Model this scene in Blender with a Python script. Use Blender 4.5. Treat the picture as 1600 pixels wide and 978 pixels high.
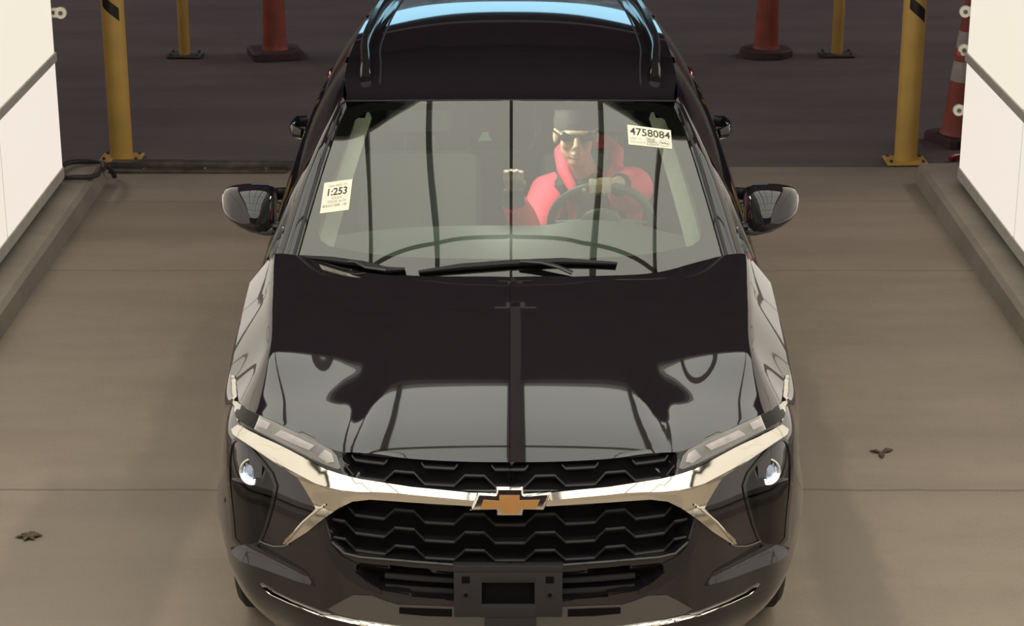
import bpy, math, random
import numpy as np
from mathutils import Vector, Matrix
from mathutils.bvhtree import BVHTree
from mathutils.geometry import delaunay_2d_cdt
random.seed(5)
for o in list(bpy.data.objects): bpy.data.objects.remove(o)
scn = bpy.context.scene
COL = scn.collection

# ------------------------------------------------------------------ camera, world, exposure
CAM = Vector((0.006, -5.45, 3.20)); PITCH = math.radians(19.1); FPX = 3290.0
cd = bpy.data.cameras.new('camera'); co = bpy.data.objects.new('camera', cd); COL.objects.link(co)
co.location = CAM; co.rotation_euler = (math.pi/2-PITCH, 0, 0)
cd.sensor_width = 36; cd.lens = FPX/1600*36; cd.clip_end = 200
scn.camera = co
scn.view_settings.view_transform = 'Standard'; scn.view_settings.look = 'None'
scn.view_settings.exposure = 0.0; scn.view_settings.gamma = 1.0; scn.view_settings.use_curve_mapping = False

CEIL_E = 1.75      # ceiling panel radiance
WALL_E = 0.86      # wall panel radiance
CEIL_Y0, CEIL_Y1, CEIL_Z = -3.2, 2.75, 3.45
w = bpy.data.worlds.new('sky'); scn.world = w; w.use_nodes = True
bg = w.node_tree.nodes['Background']; bg.inputs[0].default_value = (0.42, 0.78, 1.0, 1); bg.inputs[1].default_value = 1.5
YARD_W = 330
for sx in (-1, 1):      # added fill lights, unseen, by the building side walls to brighten the yard
    ld = bpy.data.lights.new('building_fill_light', 'AREA'); ld.shape = 'RECTANGLE'; ld.size = 10; ld.size_y = 1.2; ld.energy = YARD_W; ld.color = (1, .86, .86)
    lo = bpy.data.objects.new('building_fill_light', ld); COL.objects.link(lo); lo.location = (sx*8.8, 12.5, 5.6)
    lo.rotation_euler = (math.radians(52), 0, sx*math.pi/2)

# ------------------------------------------------------------------ materials
def mat(name, col, rough=0.5, metal=0.0, coat=0.0, spec=0.5, emis=None, estr=0.0, noise=None, bump=None, ior=None):
    m = bpy.data.materials.new(name); m.use_nodes = True; nt = m.node_tree
    b = nt.nodes['Principled BSDF']
    b.inputs['Base Color'].default_value = (*col, 1); b.inputs['Roughness'].default_value = rough
    b.inputs['Metallic'].default_value = metal; b.inputs['Coat Weight'].default_value = coat
    b.inputs['Coat Roughness'].default_value = 0.01
    b.inputs['Specular IOR Level'].default_value = spec
    if ior: b.inputs['IOR'].default_value = ior
    if emis:
        b.inputs['Emission Color'].default_value = (*emis, 1); b.inputs['Emission Strength'].default_value = estr
    if noise or bump:
        tc = nt.nodes.new('ShaderNodeTexCoord')
        if noise:
            sc, amt = noise
            n = nt.nodes.new('ShaderNodeTexNoise'); n.inputs['Scale'].default_value = sc; n.inputs['Detail'].default_value = 6
            nt.links.new(tc.outputs['Object'], n.inputs['Vector'])
            r = nt.nodes.new('ShaderNodeMapRange'); r.inputs['From Min'].default_value = 0.3; r.inputs['From Max'].default_value = 0.7
            r.inputs['To Min'].default_value = 1-amt; r.inputs['To Max'].default_value = 1+amt
            nt.links.new(n.outputs['Fac'], r.inputs['Value'])
            mx = nt.nodes.new('ShaderNodeVectorMath'); mx.operation = 'SCALE'; mx.inputs[0].default_value = col
            nt.links.new(r.outputs[0], mx.inputs['Scale']); nt.links.new(mx.outputs[0], b.inputs['Base Color'])
        if bump:
            sc, st = bump
            n = nt.nodes.new('ShaderNodeTexNoise'); n.inputs['Scale'].default_value = sc; n.inputs['Detail'].default_value = 4
            nt.links.new(tc.outputs['Object'], n.inputs['Vector'])
            bp = nt.nodes.new('ShaderNodeBump'); bp.inputs['Strength'].default_value = st; bp.inputs['Distance'].default_value = 0.01
            nt.links.new(n.outputs['Fac'], bp.inputs['Height']); nt.links.new(bp.outputs[0], b.inputs['Normal'])
    return m

def glass(name, tint, ior=1.9, rough=0.0, gtint=(1, 1, 1)):
    m = bpy.data.materials.new(name); m.use_nodes = True; nt = m.node_tree
    for n in list(nt.nodes): nt.nodes.remove(n)
    out = nt.nodes.new('ShaderNodeOutputMaterial'); mx = nt.nodes.new('ShaderNodeMixShader')
    t = nt.nodes.new('ShaderNodeBsdfTransparent'); t.inputs[0].default_value = (*tint, 1)
    g = nt.nodes.new('ShaderNodeBsdfGlossy'); g.inputs['Roughness'].default_value = rough; g.inputs['Color'].default_value = (*gtint, 1)
    f = nt.nodes.new('ShaderNodeFresnel'); f.inputs[0].default_value = ior
    nt.links.new(f.outputs[0], mx.inputs[0]); nt.links.new(t.outputs[0], mx.inputs[1]); nt.links.new(g.outputs[0], mx.inputs[2])
    nt.links.new(mx.outputs[0], out.inputs[0]); return m

M = {}
M['paint'] = mat('gloss_black_paint', (.014, .011, .0135), .04, 0, 1.0, .3, ior=1.5)
M['gloss'] = mat('gloss_black_plastic', (.014, .012, .013), .12, 0, .3, .5)
M['matte'] = mat('matte_black_plastic', (.020, .017, .019), .45, 0, 0, .4, bump=(90, .05))
M['grillebar'] = mat('satin_black_grille', (.020, .017, .019), .42, 0, 0, .35)
M['void'] = mat('dark_recess', (.006, .005, .006), .8, spec=.1)
M['bracket'] = mat('dark_grey_bracket_plastic', (.030, .026, .029), .5, 0, 0, .4, bump=(60, .05))
M['chrome'] = mat('chrome', (.86, .82, .74), .07, 1.0)
M['satin'] = mat('satin_silver', (.20, .19, .185), .35, .9)
M['gold'] = mat('gold_emblem', (.62, .30, .10), .35, .35, .3, noise=(20, .05))
M['rubber'] = mat('tyre_rubber', (.022, .020, .020), .75, bump=(40, .2))
M['alloy'] = mat('dark_alloy', (.25, .25, .26), .3, .8)
M['glass'] = glass('windscreen_glass', (.88, 1.0, .90), 1.95, 0, (1, .975, .94))
M['frontglass'] = glass('clear_side_glass', (.85, .90, .86), 1.5)
M['sideglass'] = glass('tinted_side_glass', (.10, .12, .12), 1.5)
M['lens'] = glass('lamp_lens', (.92, .92, .92), 1.45)
M['lampgrey'] = mat('lamp_reflector_grey', (.34, .33, .32), .3, .15)
M['lampwhite'] = mat('lamp_light_guide', (.95, .86, .86), .2, 0, .6, noise=(25, .15))  # pale pink base colour, no emission
M['lampgrey2'] = mat('lamp_reflector_dim', (.16, .15, .145), .35, .4)
M['projlens'] = mat('projector_glass', (.25, .27, .32), .05, .5, 1.0, emis=(.5, .6, .8), estr=.25)
M['lampdark'] = mat('lamp_housing_dark', (.035, .032, .034), .3, 0, .3)
M['led'] = mat('lit_projector', (.8, .85, 1), .2, emis=(.80, .88, 1.0), estr=2.2)
M['mirrorglass'] = mat('mirror_glass', (.7, .72, .72), .03, 1)
M['trimlight'] = mat('interior_pillar_trim', (.70, .76, .60), .7, noise=(30, .05))
M['interior'] = mat('interior_dark', (.17, .22, .19), .7, noise=(20, .1))
M['dash'] = mat('dashboard_plastic', (.11, .135, .115), .55, bump=(80, .1))
M['seat'] = mat('seat_cloth', (.075, .10, .09), .85, bump=(60, .2))
M['paper'] = mat('sticker_paper', (.86, .80, .66), .6, spec=.2)
M['ink'] = mat('sticker_ink', (.05, .045, .04), .7)
M['inkgrey'] = mat('sticker_ink_faded', (.42, .38, .32), .7)
M['skin'] = mat('skin', (.62, .45, .31), .55, noise=(30, .06))
M['pink'] = mat('hi_vis_pink_fabric', (1.0, .10, .17), .7, noise=(14, .10), bump=(12, .3), emis=None)
M['darkcloth'] = mat('dark_grey_cloth', (.05, .055, .055), .8, bump=(30, .2))
M['hair'] = mat('dark_cap_fabric', (.04, .038, .034), .9, bump=(60, .5))
M['shades'] = mat('dark_sunglasses', (.015, .015, .02), .15, 0, .5)
M['yellow'] = mat('yellow_bollard_paint', (.66, .41, .10), .5, 0, .1, noise=(6, .10), bump=(25, .06))
M['blacktape'] = mat('black_tape', (.025, .022, .024), .4)
M['orange'] = mat('orange_cone_plastic', (.33, .075, .05), .55, noise=(9, .25))
M['conewhite'] = mat('reflective_white_band', (.50, .46, .45), .4, noise=(20, .15))
M['conebase'] = mat('dark_red_rubber_base', (.075, .035, .04), .7, noise=(10, .2))
M['clip'] = mat('white_clip_plastic', (.75, .70, .62), .4)
M['steel'] = mat('worn_steel', (.10, .085, .07), .5, .3, noise=(12, .4))
M['frame'] = mat('grey_panel_frame', (.62, .60, .53), .5, .1, noise=(15, .1))
M['ceilframe'] = mat('grey_ceiling_frame', (.34, .33, .31), .6)
M['cable'] = mat('black_cable', (.03, .025, .025), .6)
M['leaf'] = mat('dry_leaf', (.10, .07, .045), .8, noise=(30, .3))
M['red'] = mat('red_plastic', (.35, .03, .04), .4)
M['darkred'] = mat('dark_red_lens', (.10, .012, .015), .12, 0, .5)
M['paneL'] = mat('light_panel_lower', (.10, .10, .09), .6, emis=(.86, .775, .685), estr=WALL_E/.86)
M['paneU'] = mat('light_panel_upper', (.10, .10, .09), .6, emis=(.87, .795, .665), estr=WALL_E/.86)
M['paneC'] = mat('light_panel_ceiling', (.8, .78, .74), .6, emis=(.94, .95, .86), estr=CEIL_E)
M['darkwall'] = mat('dark_building_wall', (.10, .075, .085), .8, noise=(1.2, .2))

M['outwall'] = mat('brown_outside_wall', (.30, .19, .16), .9, noise=(1.5, .4))
def concrete(name, base, dark, stains=None, rough=.85, joints=False):
    m = mat(name, base, rough, spec=.3); nt = m.node_tree; b = nt.nodes['Principled BSDF']; L = nt.links
    tc = nt.nodes.new('ShaderNodeTexCoord')
    def noise(sc, det, vec=None, rough=.6):
        n = nt.nodes.new('ShaderNodeTexNoise'); n.inputs['Scale'].default_value = sc; n.inputs['Detail'].default_value = det
        n.inputs['Roughness'].default_value = rough
        L.new(vec or tc.outputs['Object'], n.inputs['Vector']); return n
    def ramp(src, a, b_):
        r = nt.nodes.new('ShaderNodeMapRange'); r.interpolation_type = 'SMOOTHSTEP'
        r.inputs['From Min'].default_value = a; r.inputs['From Max'].default_value = b_
        L.new(src, r.inputs['Value']); return r.outputs[0]
    def mix(fac, a, b_):
        x = nt.nodes.new('ShaderNodeMix'); x.data_type = 'RGBA'
        L.new(fac, x.inputs[0])
        for i, v in ((6, a), (7, b_)):
            if isinstance(v, tuple): x.inputs[i].default_value = (*v, 1)
            else: L.new(v, x.inputs[i])
        return x.outputs[2]
    def mul(a, k):
        x = nt.nodes.new('ShaderNodeMath'); x.operation = 'MULTIPLY'; L.new(a, x.inputs[0])
        if isinstance(k, float): x.inputs[1].default_value = k
        else: L.new(k, x.inputs[1])
        return x.outputs[0]
    mp = nt.nodes.new('ShaderNodeMapping'); mp.inputs['Scale'].default_value = (.5, 2.2, 1); L.new(tc.outputs['Object'], mp.inputs[0])
    c = mix(mul(ramp(noise(1.1, 5, mp.outputs[0]).outputs[0], .35, .7), .75), base, dark)
    c = mix(mul(ramp(noise(7, 6).outputs[0], .45, .75), .30), c, dark)
    lite = tuple(min(1, v*1.25) for v in base)
    c = mix(mul(ramp(noise(110, 3).outputs[0], .45, .8), .5), c, lite)
    sep = nt.nodes.new('ShaderNodeSeparateXYZ'); L.new(tc.outputs['Object'], sep.inputs[0])
    if stains:
        nn = noise(2.5, 6)
        for (x0, x1, y0, y1, amt, col) in stains:
            # worn strip between x0..x1 and y0..y1 with ragged edges
            def band(out, a, b_, soft):
                ad = nt.nodes.new('ShaderNodeMath'); ad.operation = 'MULTIPLY_ADD'; L.new(nn.outputs[0], ad.inputs[0]); ad.inputs[1].default_value = soft*2.4; L.new(out, ad.inputs[2])
                p = ramp(ad.outputs[0], a+soft*1.2-soft*.5, a+soft*1.2+soft*.5)
                q = ramp(ad.outputs[0], b_+soft*1.2+soft*.5, b_+soft*1.2-soft*.5)
                return mul(p, q)
            f = mul(mul(band(sep.outputs[0], x0, x1, .09), band(sep.outputs[1], y0, y1, .25)), float(amt))
            c = mix(f, c, col)
    if joints:
        for yy, wd in joints:
            ad = nt.nodes.new('ShaderNodeMath'); ad.operation = 'SUBTRACT'; L.new(sep.outputs[1], ad.inputs[0]); ad.inputs[1].default_value = yy
            nj = noise(3, 3); a2 = nt.nodes.new('ShaderNodeMath'); a2.operation = 'MULTIPLY_ADD'; L.new(nj.outputs[0], a2.inputs[0]); a2.inputs[1].default_value = .04; L.new(ad.outputs[0], a2.inputs[2])
            ab = nt.nodes.new('ShaderNodeMath'); ab.operation = 'ABSOLUTE'; L.new(a2.outputs[0], ab.inputs[0])
            c = mix(mul(ramp(ab.outputs[0], wd, wd*.3), .55), c, tuple(v*.45 for v in dark))
    L.new(c, b.inputs['Base Color'])
    bp = nt.nodes.new('ShaderNodeBump'); bp.inputs['Strength'].default_value = .25; bp.inputs['Distance'].default_value = .006
    L.new(noise(60, 5).outputs[0], bp.inputs['Height']); L.new(bp.outputs[0], b.inputs['Normal'])
    return m
FB = (.325, .268, .214); FD = (.25, .205, .163)
M['floor'] = concrete('concrete_floor', FB, FD, [(-1.75, -1.15, -2, 1.9, .5, (.215, .180, .150)), (-1.45, -1.1, 1.5, 3.6, .45, (.215, .180, .150)),
    (1.02, 1.28, -2, 3.2, .6, (.215, .180, .150)), (-2.3, -1.2, 4.9, 5.7, .25, (.11, .09, .07))], joints=[(1.79, .012), (4.45, .008)])
M['apron'] = concrete('concrete_apron', (.31, .262, .212), (.235, .195, .158))
M['yard'] = concrete('dark_yard_floor', (.155, .130, .122), (.108, .086, .088))
M['curb'] = concrete('concrete_curb', (.34, .295, .245), (.24, .205, .168))

# ------------------------------------------------------------------ helpers
def tag(o, label=None, cat=None, group=None, kind=None):
    if label: o['label'] = label
    if cat: o['category'] = cat
    if group: o['group'] = group
    if kind: o['kind'] = kind
    return o
def empty(name, loc=(0, 0, 0), **k):
    o = bpy.data.objects.new(name, None); COL.objects.link(o); o.location = loc; o.empty_display_size = .1
    return tag(o, **k)
class MB:
    def __init__(s): s.v = []; s.f = []
    def add(s, v, f):
        n = len(s.v); s.v += [tuple(p) for p in v]; s.f += [tuple(n+i for i in q) for q in f]; return s
    def box(s, x0, x1, y0, y1, z0, z1, bev=0, rot=None, at=(0, 0, 0)):
        b = min(bev, (x1-x0)*.49, (y1-y0)*.49, (z1-z0)*.49)
        if b <= 0:
            v = [(x, y, z) for x in (x0, x1) for y in (y0, y1) for z in (z0, z1)]
            f = [(0, 1, 3, 2), (4, 6, 7, 5), (0, 4, 5, 1), (2, 3, 7, 6), (0, 2, 6, 4), (1, 5, 7, 3)]
        else:
            import bmesh
            bm = bmesh.new(); bmesh.ops.create_cube(bm, size=1)
            for q in bm.verts: q.co = Vector(((x0+x1)/2+q.co.x*(x1-x0), (y0+y1)/2+q.co.y*(y1-y0), (z0+z1)/2+q.co.z*(z1-z0)))
            bmesh.ops.bevel(bm, geom=bm.edges[:], offset=b, segments=2, affect='EDGES', profile=.5)
            bm.verts.index_update(); v = [q.co.copy() for q in bm.verts]; f = [tuple(q.index for q in p.verts) for p in bm.faces]; bm.free()
        if rot is not None: v = [rot @ Vector(p)+Vector(at) for p in v]
        return s.add(v, f)
    def grid(s, P, flip=False):
        n, m = len(P), len(P[0]); v = [p for r in P for p in r]; f = []
        for i in range(n-1):
            for j in range(m-1):
                q = (i*m+j, i*m+j+1, (i+1)*m+j+1, (i+1)*m+j)
                f.append(q[::-1] if flip else q)
        return s.add(v, f)
    def loft(s, rings, cap=True):
        n = len(rings); m = len(rings[0]); v = [p for r in rings for p in r]; f = []
        for i in range(n-1):
            for j in range(m): f.append((i*m+j, i*m+(j+1) % m, (i+1)*m+(j+1) % m, (i+1)*m+j))
        if cap: f.append(tuple(range(m))[::-1]); f.append(tuple((n-1)*m+j for j in range(m)))
        return s.add(v, f)
    def tube(s, pts, rad, seg=10, flat=1.0, up=None, cap=True):
        pts = [Vector(p) for p in pts]; n = len(pts)
        if not hasattr(rad, '__len__'): rad = [rad]*n
        rings = []; u = None
        for i, p in enumerate(pts):
            d = (pts[min(i+1, n-1)]-pts[max(i-1, 0)]).normalized()
            if u is None: u = Vector(up) if up else (Vector((0, 0, 1)) if abs(d.z) < .9 else Vector((0, 1, 0)))
            elif up: u = Vector(up)
            a = d.cross(u).normalized(); u = a.cross(d).normalized()
            rings.append([p+a*math.cos(t)*rad[i]+u*math.sin(t)*rad[i]*flat for t in [2*math.pi*k/seg for k in range(seg)]])
        return s.loft(rings, cap)
    def lathe(s, prof, c=(0, 0, 0), seg=32, axis='z'):
        rings = []
        for r, h in prof:
            rg = []
            for k in range(seg):
                t = 2*math.pi*k/seg; a, b_ = r*math.cos(t), r*math.sin(t)
                p = (a, b_, h) if axis == 'z' else ((h, a, b_) if axis == 'x' else (a, h, -b_))
                rg.append((p[0]+c[0], p[1]+c[1], p[2]+c[2]))
            rings.append(rg)
        return s.loft(rings)
    def ell(s, c, r, seg=20, rings=12, rot=None):
        R = []
        for i in range(rings+1):
            a = math.pi*i/rings; a = min(max(a, .02), math.pi-.02)
            ring = []
            for k in range(seg):
                t = 2*math.pi*k/seg; p = Vector((r[0]*math.sin(a)*math.cos(t), r[1]*math.sin(a)*math.sin(t), -r[2]*math.cos(a)))
                if rot is not None: p = rot @ p
                ring.append(p+Vector(c))
            R.append(ring)
        return s.loft(R)
    def build(s, name, m, parent=None, smooth=True, ang=35, rel=True, **k):
        me = bpy.data.meshes.new(name); off = Vector((0, 0, 0))
        if parent is not None and rel:
            q = parent; 
            while q is not None: off += Vector(q.location); q = q.parent
        me.from_pydata([tuple(Vector(p)-off) for p in s.v], [], s.f); me.update()
        import bmesh
        bm = bmesh.new(); bm.from_mesh(me); bmesh.ops.remove_doubles(bm, verts=bm.verts, dist=1e-5)
        bmesh.ops.recalc_face_normals(bm, faces=bm.faces) if k.pop('recalc', True) else None
        bm.to_mesh(me); bm.free()
        me.materials.append(M[m] if isinstance(m, str) else m)
        if smooth:
            for p in me.polygons: p.use_smooth = True
            me.set_sharp_from_angle(angle=math.radians(ang))
        o = bpy.data.objects.new(name, me); COL.objects.link(o)
        if parent is not None: o.parent = parent
        return tag(o, **k)
def interp(xs, ys):
    xs = np.array(xs, float); ys = np.array(ys, float)
    if ys.ndim == 1: ys = ys[:, None]
    h = np.diff(xs); d = np.diff(ys, axis=0)/h[:, None]
    m = np.zeros_like(ys); m[0] = d[0]; m[-1] = d[-1]
    for i in range(1, len(xs)-1): m[i] = (d[i-1]*h[i]+d[i]*h[i-1])/(h[i]+h[i-1])
    def f(x):
        x = min(max(x, xs[0]), xs[-1]); i = min(max(int(np.searchsorted(xs, x)-1), 0), len(xs)-2)
        t = (x-xs[i])/h[i]; a = 2*t**3-3*t**2+1; b_ = t**3-2*t**2+t; c = -2*t**3+3*t**2; e = t**3-t**2
        r = a*ys[i]+b_*h[i]*m[i]+c*ys[i+1]+e*h[i]*m[i+1]
        return float(r[0]) if len(r) == 1 else r
    return f
def sst(a, b_, x):
    t = min(max((x-a)/(b_-a), 0), 1); return t*t*(3-2*t)
def ray(px, py):
    a = (px-800)/FPX; b_ = (489-py)/FPX
    return Vector((a, math.cos(PITCH)+b_*math.sin(PITCH), -math.sin(PITCH)+b_*math.cos(PITCH)))
def at_y(px, py, y): r = ray(px, py); return CAM+r*((y-CAM.y)/r.y)
def at_z(px, py, z): r = ray(px, py); return CAM+r*((z-CAM.z)/r.z)
CX = 797
def inpoly(x, y, P):
    c = False; n = len(P); j = n-1
    for i in range(n):
        xi, yi = P[i]; xj, yj = P[j]
        if (yi > y) != (yj > y) and x < (xj-xi)*(y-yi)/(yj-yi)+xi: c = not c
        j = i
    return c
def segdist(x, y, a, b_):
    dx, dy = b_[0]-a[0], b_[1]-a[1]; l = dx*dx+dy*dy
    t = 0 if l == 0 else min(max(((x-a[0])*dx+(y-a[1])*dy)/l, 0), 1)
    return math.hypot(x-a[0]-t*dx, y-a[1]-t*dy)
def resample(P, res, closed=True):
    out = []; n = len(P)
    for i in range(n if closed else n-1):
        a, b_ = P[i], P[(i+1) % n]; k = max(1, int(math.ceil(math.dist(a, b_)/res)))
        for j in range(k): out.append((a[0]+(b_[0]-a[0])*j/k, a[1]+(b_[1]-a[1])*j/k))
    if not closed: out.append(P[-1])
    return out
def smoothpoly(P, sharp=(), it=2):
    # chaikin corner cutting, keeping listed corners
    keep = set(sharp); cur = [(p, i in keep) for i, p in enumerate(P)]
    for _ in range(it):
        nx = []; n = len(cur)
        for i in range(n):
            (p, k) = cur[i]; a = cur[i-1][0]; b_ = cur[(i+1) % n][0]
            if k: nx.append((p, True))
            else:
                nx.append(((p[0]*.75+a[0]*.25, p[1]*.75+a[1]*.25), False)); nx.append(((p[0]*.75+b_[0]*.25, p[1]*.75+b_[1]*.25), False))
        cur = nx
    return [p for p, _ in cur]
def cast(bvh, dx, py):
    d = ray(CX+dx, py).normalized(); h = bvh.ray_cast(CAM, d)
    if h[0] is None:
        h = min((bvh.find_nearest(CAM+d*(5.4+.08*k)) for k in range(60)), key=lambda q: q[3])
    n = h[1]
    if n.dot(d) > 0: n = -n
    return h[0], n
# a panel that follows a surface: outline in (dx from the car's centre line, row), laid on the surface with thickness
def drape(name, poly, bvh, m, parent, off=.002, thick=.006, pillow=None, res=6, holes=(), flat=False, ridge=(), mirror=False, into=None, ang=40, nrm=None, offf=None, **k):
    B = resample(poly, res); H = [resample(h, res) for h in holes]
    pts = list(B); edges = [(i, (i+1) % len(B)) for i in range(len(B))]
    for h in H:
        n = len(pts); pts += h; edges += [(n+i, n+(i+1) % len(h)) for i in range(len(h))]
    segs = [(B[i], B[(i+1) % len(B)]) for i in range(len(B))]+[(h[i], h[(i+1) % len(h)]) for h in H for i in range(len(h))]
    rsegs = []
    x0 = min(p[0] for p in B); x1 = max(p[0] for p in B); y0 = min(p[1] for p in B); y1 = max(p[1] for p in B)
    for rl in ridge:
        n = len(pts); rp = resample(rl, res, False); pts += rp; edges += [(n+i, n+i+1) for i in range(len(rp)-1)]; segs_r = [(rp[i], rp[i+1]) for i in range(len(rp)-1)]; rsegs += segs_r
    nb = len(pts); yy = y0+res*.5; r = 0
    while yy < y1:
        xx = x0+res*(.5 if r % 2 else .25)
        while xx < x1:
            if inpoly(xx, yy, poly) and not any(inpoly(xx, yy, h) for h in holes) and min(segdist(xx, yy, *s_) for s_ in segs+rsegs) > res*.45: pts.append((xx, yy))
            xx += res
        yy += res*.87; r += 1
    vs, _, fs, *_ = delaunay_2d_cdt([Vector(p) for p in pts], edges, [], 0, 1e-4)
    tri = []
    for f in fs:
        cx = sum(vs[i][0] for i in f)/3; cy = sum(vs[i][1] for i in f)/3
        if inpoly(cx, cy, poly) and not any(inpoly(cx, cy, h) for h in holes): tri.append(tuple(f))
    P = []; N = []
    for p in vs:
        h, n = cast(bvh, p[0], p[1]); 
        if nrm is not None: n = nrm
        if flat: n = Vector((n.x, n.y, 0)).normalized()
        o = off
        if pillow:
            d = min(segdist(p[0], p[1], *s_) for s_ in segs); t = min(d/pillow[1], 1); o += pillow[0]*math.sqrt(max(0, 1-(1-t)**2))
        if offf: o += offf(p[0], p[1])
        P.append(h+n*o); N.append(n)
    n = len(P); V = P+[h-q*(thick+(0 if not pillow else 0)) for h, q in zip(P, N)]
    F = list(tri)+[tuple(n+i for i in t[::-1]) for t in tri]
    cnt = {}
    for t in tri:
        for a, b_ in ((t[0], t[1]), (t[1], t[2]), (t[2], t[0])): cnt[(a, b_)] = 1
    for (a, b_) in cnt:
        if (b_, a) not in cnt: F.append((b_, a, n+a, n+b_))
    mb = into or MB(); res_ = []
    mb.add(V, F)
    if into is not None: return mb
    o = mb.build(name, m, parent, ang=ang, **k)
    if mirror:
        m2 = MB(); m2.add([(-p[0], p[1], p[2]) for p in V], [f[::-1] for f in F]); m2.build(name, m, parent, ang=ang, **k)
    return o
def both(fn):
    for s in (1, -1): fn(s)

# ------------------------------------------------------------------ setting
def struct(mb, name, m, **k): return mb.build(name, m, None, smooth=False, kind='structure', **k)
struct(MB().box(-9, 9, -9, 5.66, -.12, 0), 'floor', 'floor')
struct(MB().box(-9, 9, 5.66, 6.37, -.12, .003), 'floor', 'apron')
struct(MB().box(-9, 9, 6.37, 40, -.12, -.004), 'floor', 'yard')
# building around the booth: side walls, end wall with a wide opening onto the sky, front wall, roof
struct(MB().box(-9.2, -9, -9, 26, -.1, 7), 'wall_left', 'darkwall')
struct(MB().box(9, 9.2, -9, 26, -.1, 7), 'wall_right', 'darkwall')
struct(MB().box(-9.2, -4.3, 26, 26.3, -.1, 7).box(4.1, 9.2, 26, 26.3, -.1, 7).box(-4.3, 4.1, 26, 26.3, 5.0, 7), 'wall_back', 'darkwall')
struct(MB().box(-9.2, 9.2, -9.3, -9, -.1, 7), 'wall_front', 'darkwall')
struct(MB().box(-9.2, 9.2, -9.3, 26.3, 7, 7.2), 'ceiling', 'darkwall')
struct(MB().box(-16, 16, 40, 40.3, -.1, 5.3), 'wall_outside', 'outwall')
struct(MB().box(-8, 8, 25.85, 25.95, 5.5, 5.62), 'trim_3', 'frame')
# light booth walls
PY = [5.65-1.32*i for i in range(9)]
def booth_wall(s):
    X = lambda a: s*a
    def bx(mb, a, b_, y0, y1, z0, z1, bev=0): mb.box(min(X(a), X(b_)), max(X(a), X(b_)), y0, y1, z0, z1, bev)
    fr = MB()
    rows = [(.20, .79), (.83, 2.02), (2.06, 3.25)]
    bx(fr, 2.435, 2.50, PY[-1], PY[0], .135, .20, .004); bx(fr, 2.43, 2.50, PY[-1], PY[0], .785, .835, .004)
    bx(fr, 2.43, 2.50, PY[-1], PY[0], 2.02, 2.06, .004); bx(fr, 2.43, 2.50, PY[-1], PY[0], 3.25, 3.30, .004)
    for y in PY: bx(fr, 2.445, 2.50, y-.012, y+.012, .20, 3.25)
    bx(fr, 2.50, 2.53, PY[-1], PY[0], .12, 3.3)
    fr.build('trim_1' if s < 0 else 'trim_2', 'frame', None, smooth=False, kind='structure')
    side = 'left' if s < 0 else 'right'
    for ri, (z0, z1) in enumerate(rows):
        for i in range(len(PY)-1):
            p = MB(); bx(p, 2.44, 2.46, PY[i+1]+.012, PY[i]-.012, z0+.001, z1-.001, .003)
            rn = ['lowest row', 'middle row', 'top row'][ri]
            vis = i < 2 and ri < 2
            lab = (f'glowing white wall light panel, {rn} of the {side} wall, ' + (['at its far end', 'cut by the picture edge'][i])) if vis else f'glowing white wall light panel out of view in the {rn} of the {side} wall'
            p.build('light_panel', 'paneL' if ri == 0 else 'paneU', None, label=lab, cat='light panel', group=f'light panels of the {side} wall' if vis else f'hidden light panels of the {side} wall {rn}')
both(booth_wall)
# ceiling panels on a dark grid with a centre beam
CXS = [-2.35, -1.35, -.68, .00, .06, .76, 1.42, 2.35]
def ceil():
    g = MB(); ys = [CEIL_Y1]+[CEIL_Y1-1.46*k for k in range(1, 7)]; y0 = ys[-1]
    g.box(-2.45, 2.45, y0-.03, CEIL_Y1+.03, CEIL_Z+.02, CEIL_Z+.06)
    for x in CXS: g.box(x-.022, x+.022, y0, CEIL_Y1, CEIL_Z-.03, CEIL_Z+.02)
    g.box(.00, .06, y0, CEIL_Y1+2.0, CEIL_Z-.05, CEIL_Z+.02)
    for y in ys: g.box(-2.4, 2.4, y-.015, y+.015, CEIL_Z-.03, CEIL_Z+.02)
    struct(g, 'ceiling', 'ceilframe')
    for j in range(6):
        for i in range(len(CXS)-1):
            if i == 3: continue
            MB().box(CXS[i]+.024, CXS[i+1]-.024, ys[j+1]+.017, ys[j]-.017, CEIL_Z, CEIL_Z+.018).build('ceiling_light_panel', 'paneC', None, smooth=False,
                label='glowing white ceiling light panel above the car, mirrored in its glass and bonnet', cat='light panel', group='ceiling light panels over the car')
    # posts that carry the ceiling, outside the side walls
    t = empty('ceiling_light_fitting', (.03, CEIL_Y1+1.6, CEIL_Z+.05), label='small dim light fitting hung past the end of the ceiling panels', cat='light fitting')
    MB().box(-.10, .16, CEIL_Y1+1.55, CEIL_Y1+1.62, CEIL_Z-.04, CEIL_Z+.0).box(-.03, .09, CEIL_Y1+1.62, CEIL_Y1+1.95, CEIL_Z-.05, CEIL_Z-.03).build('housing', 'clip', t)
ceil()
# curbs
def curb(s):
    sec = [(2.285, 0), (2.30, .085), (2.325, .105), (3.2, .12), (3.2, -.02), (2.28, -.02)]
    ys = [-8.9, 0, 3, 5, 6.02]
    mb = MB(); rings = []
    for y in ys:
        sh = .03 if y == 6.02 else 0
        rings.append([(s*(a), y+(0.05 if (z > .05 and y > 6) else 0), z) for a, z in sec])
    mb.loft(rings)
    side = 'left' if s < 0 else 'right'
    mb.build('concrete_curb', 'curb', None, smooth=False, label=f'low concrete curb under the {side} light wall', cat='curb')
both(curb)
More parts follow.
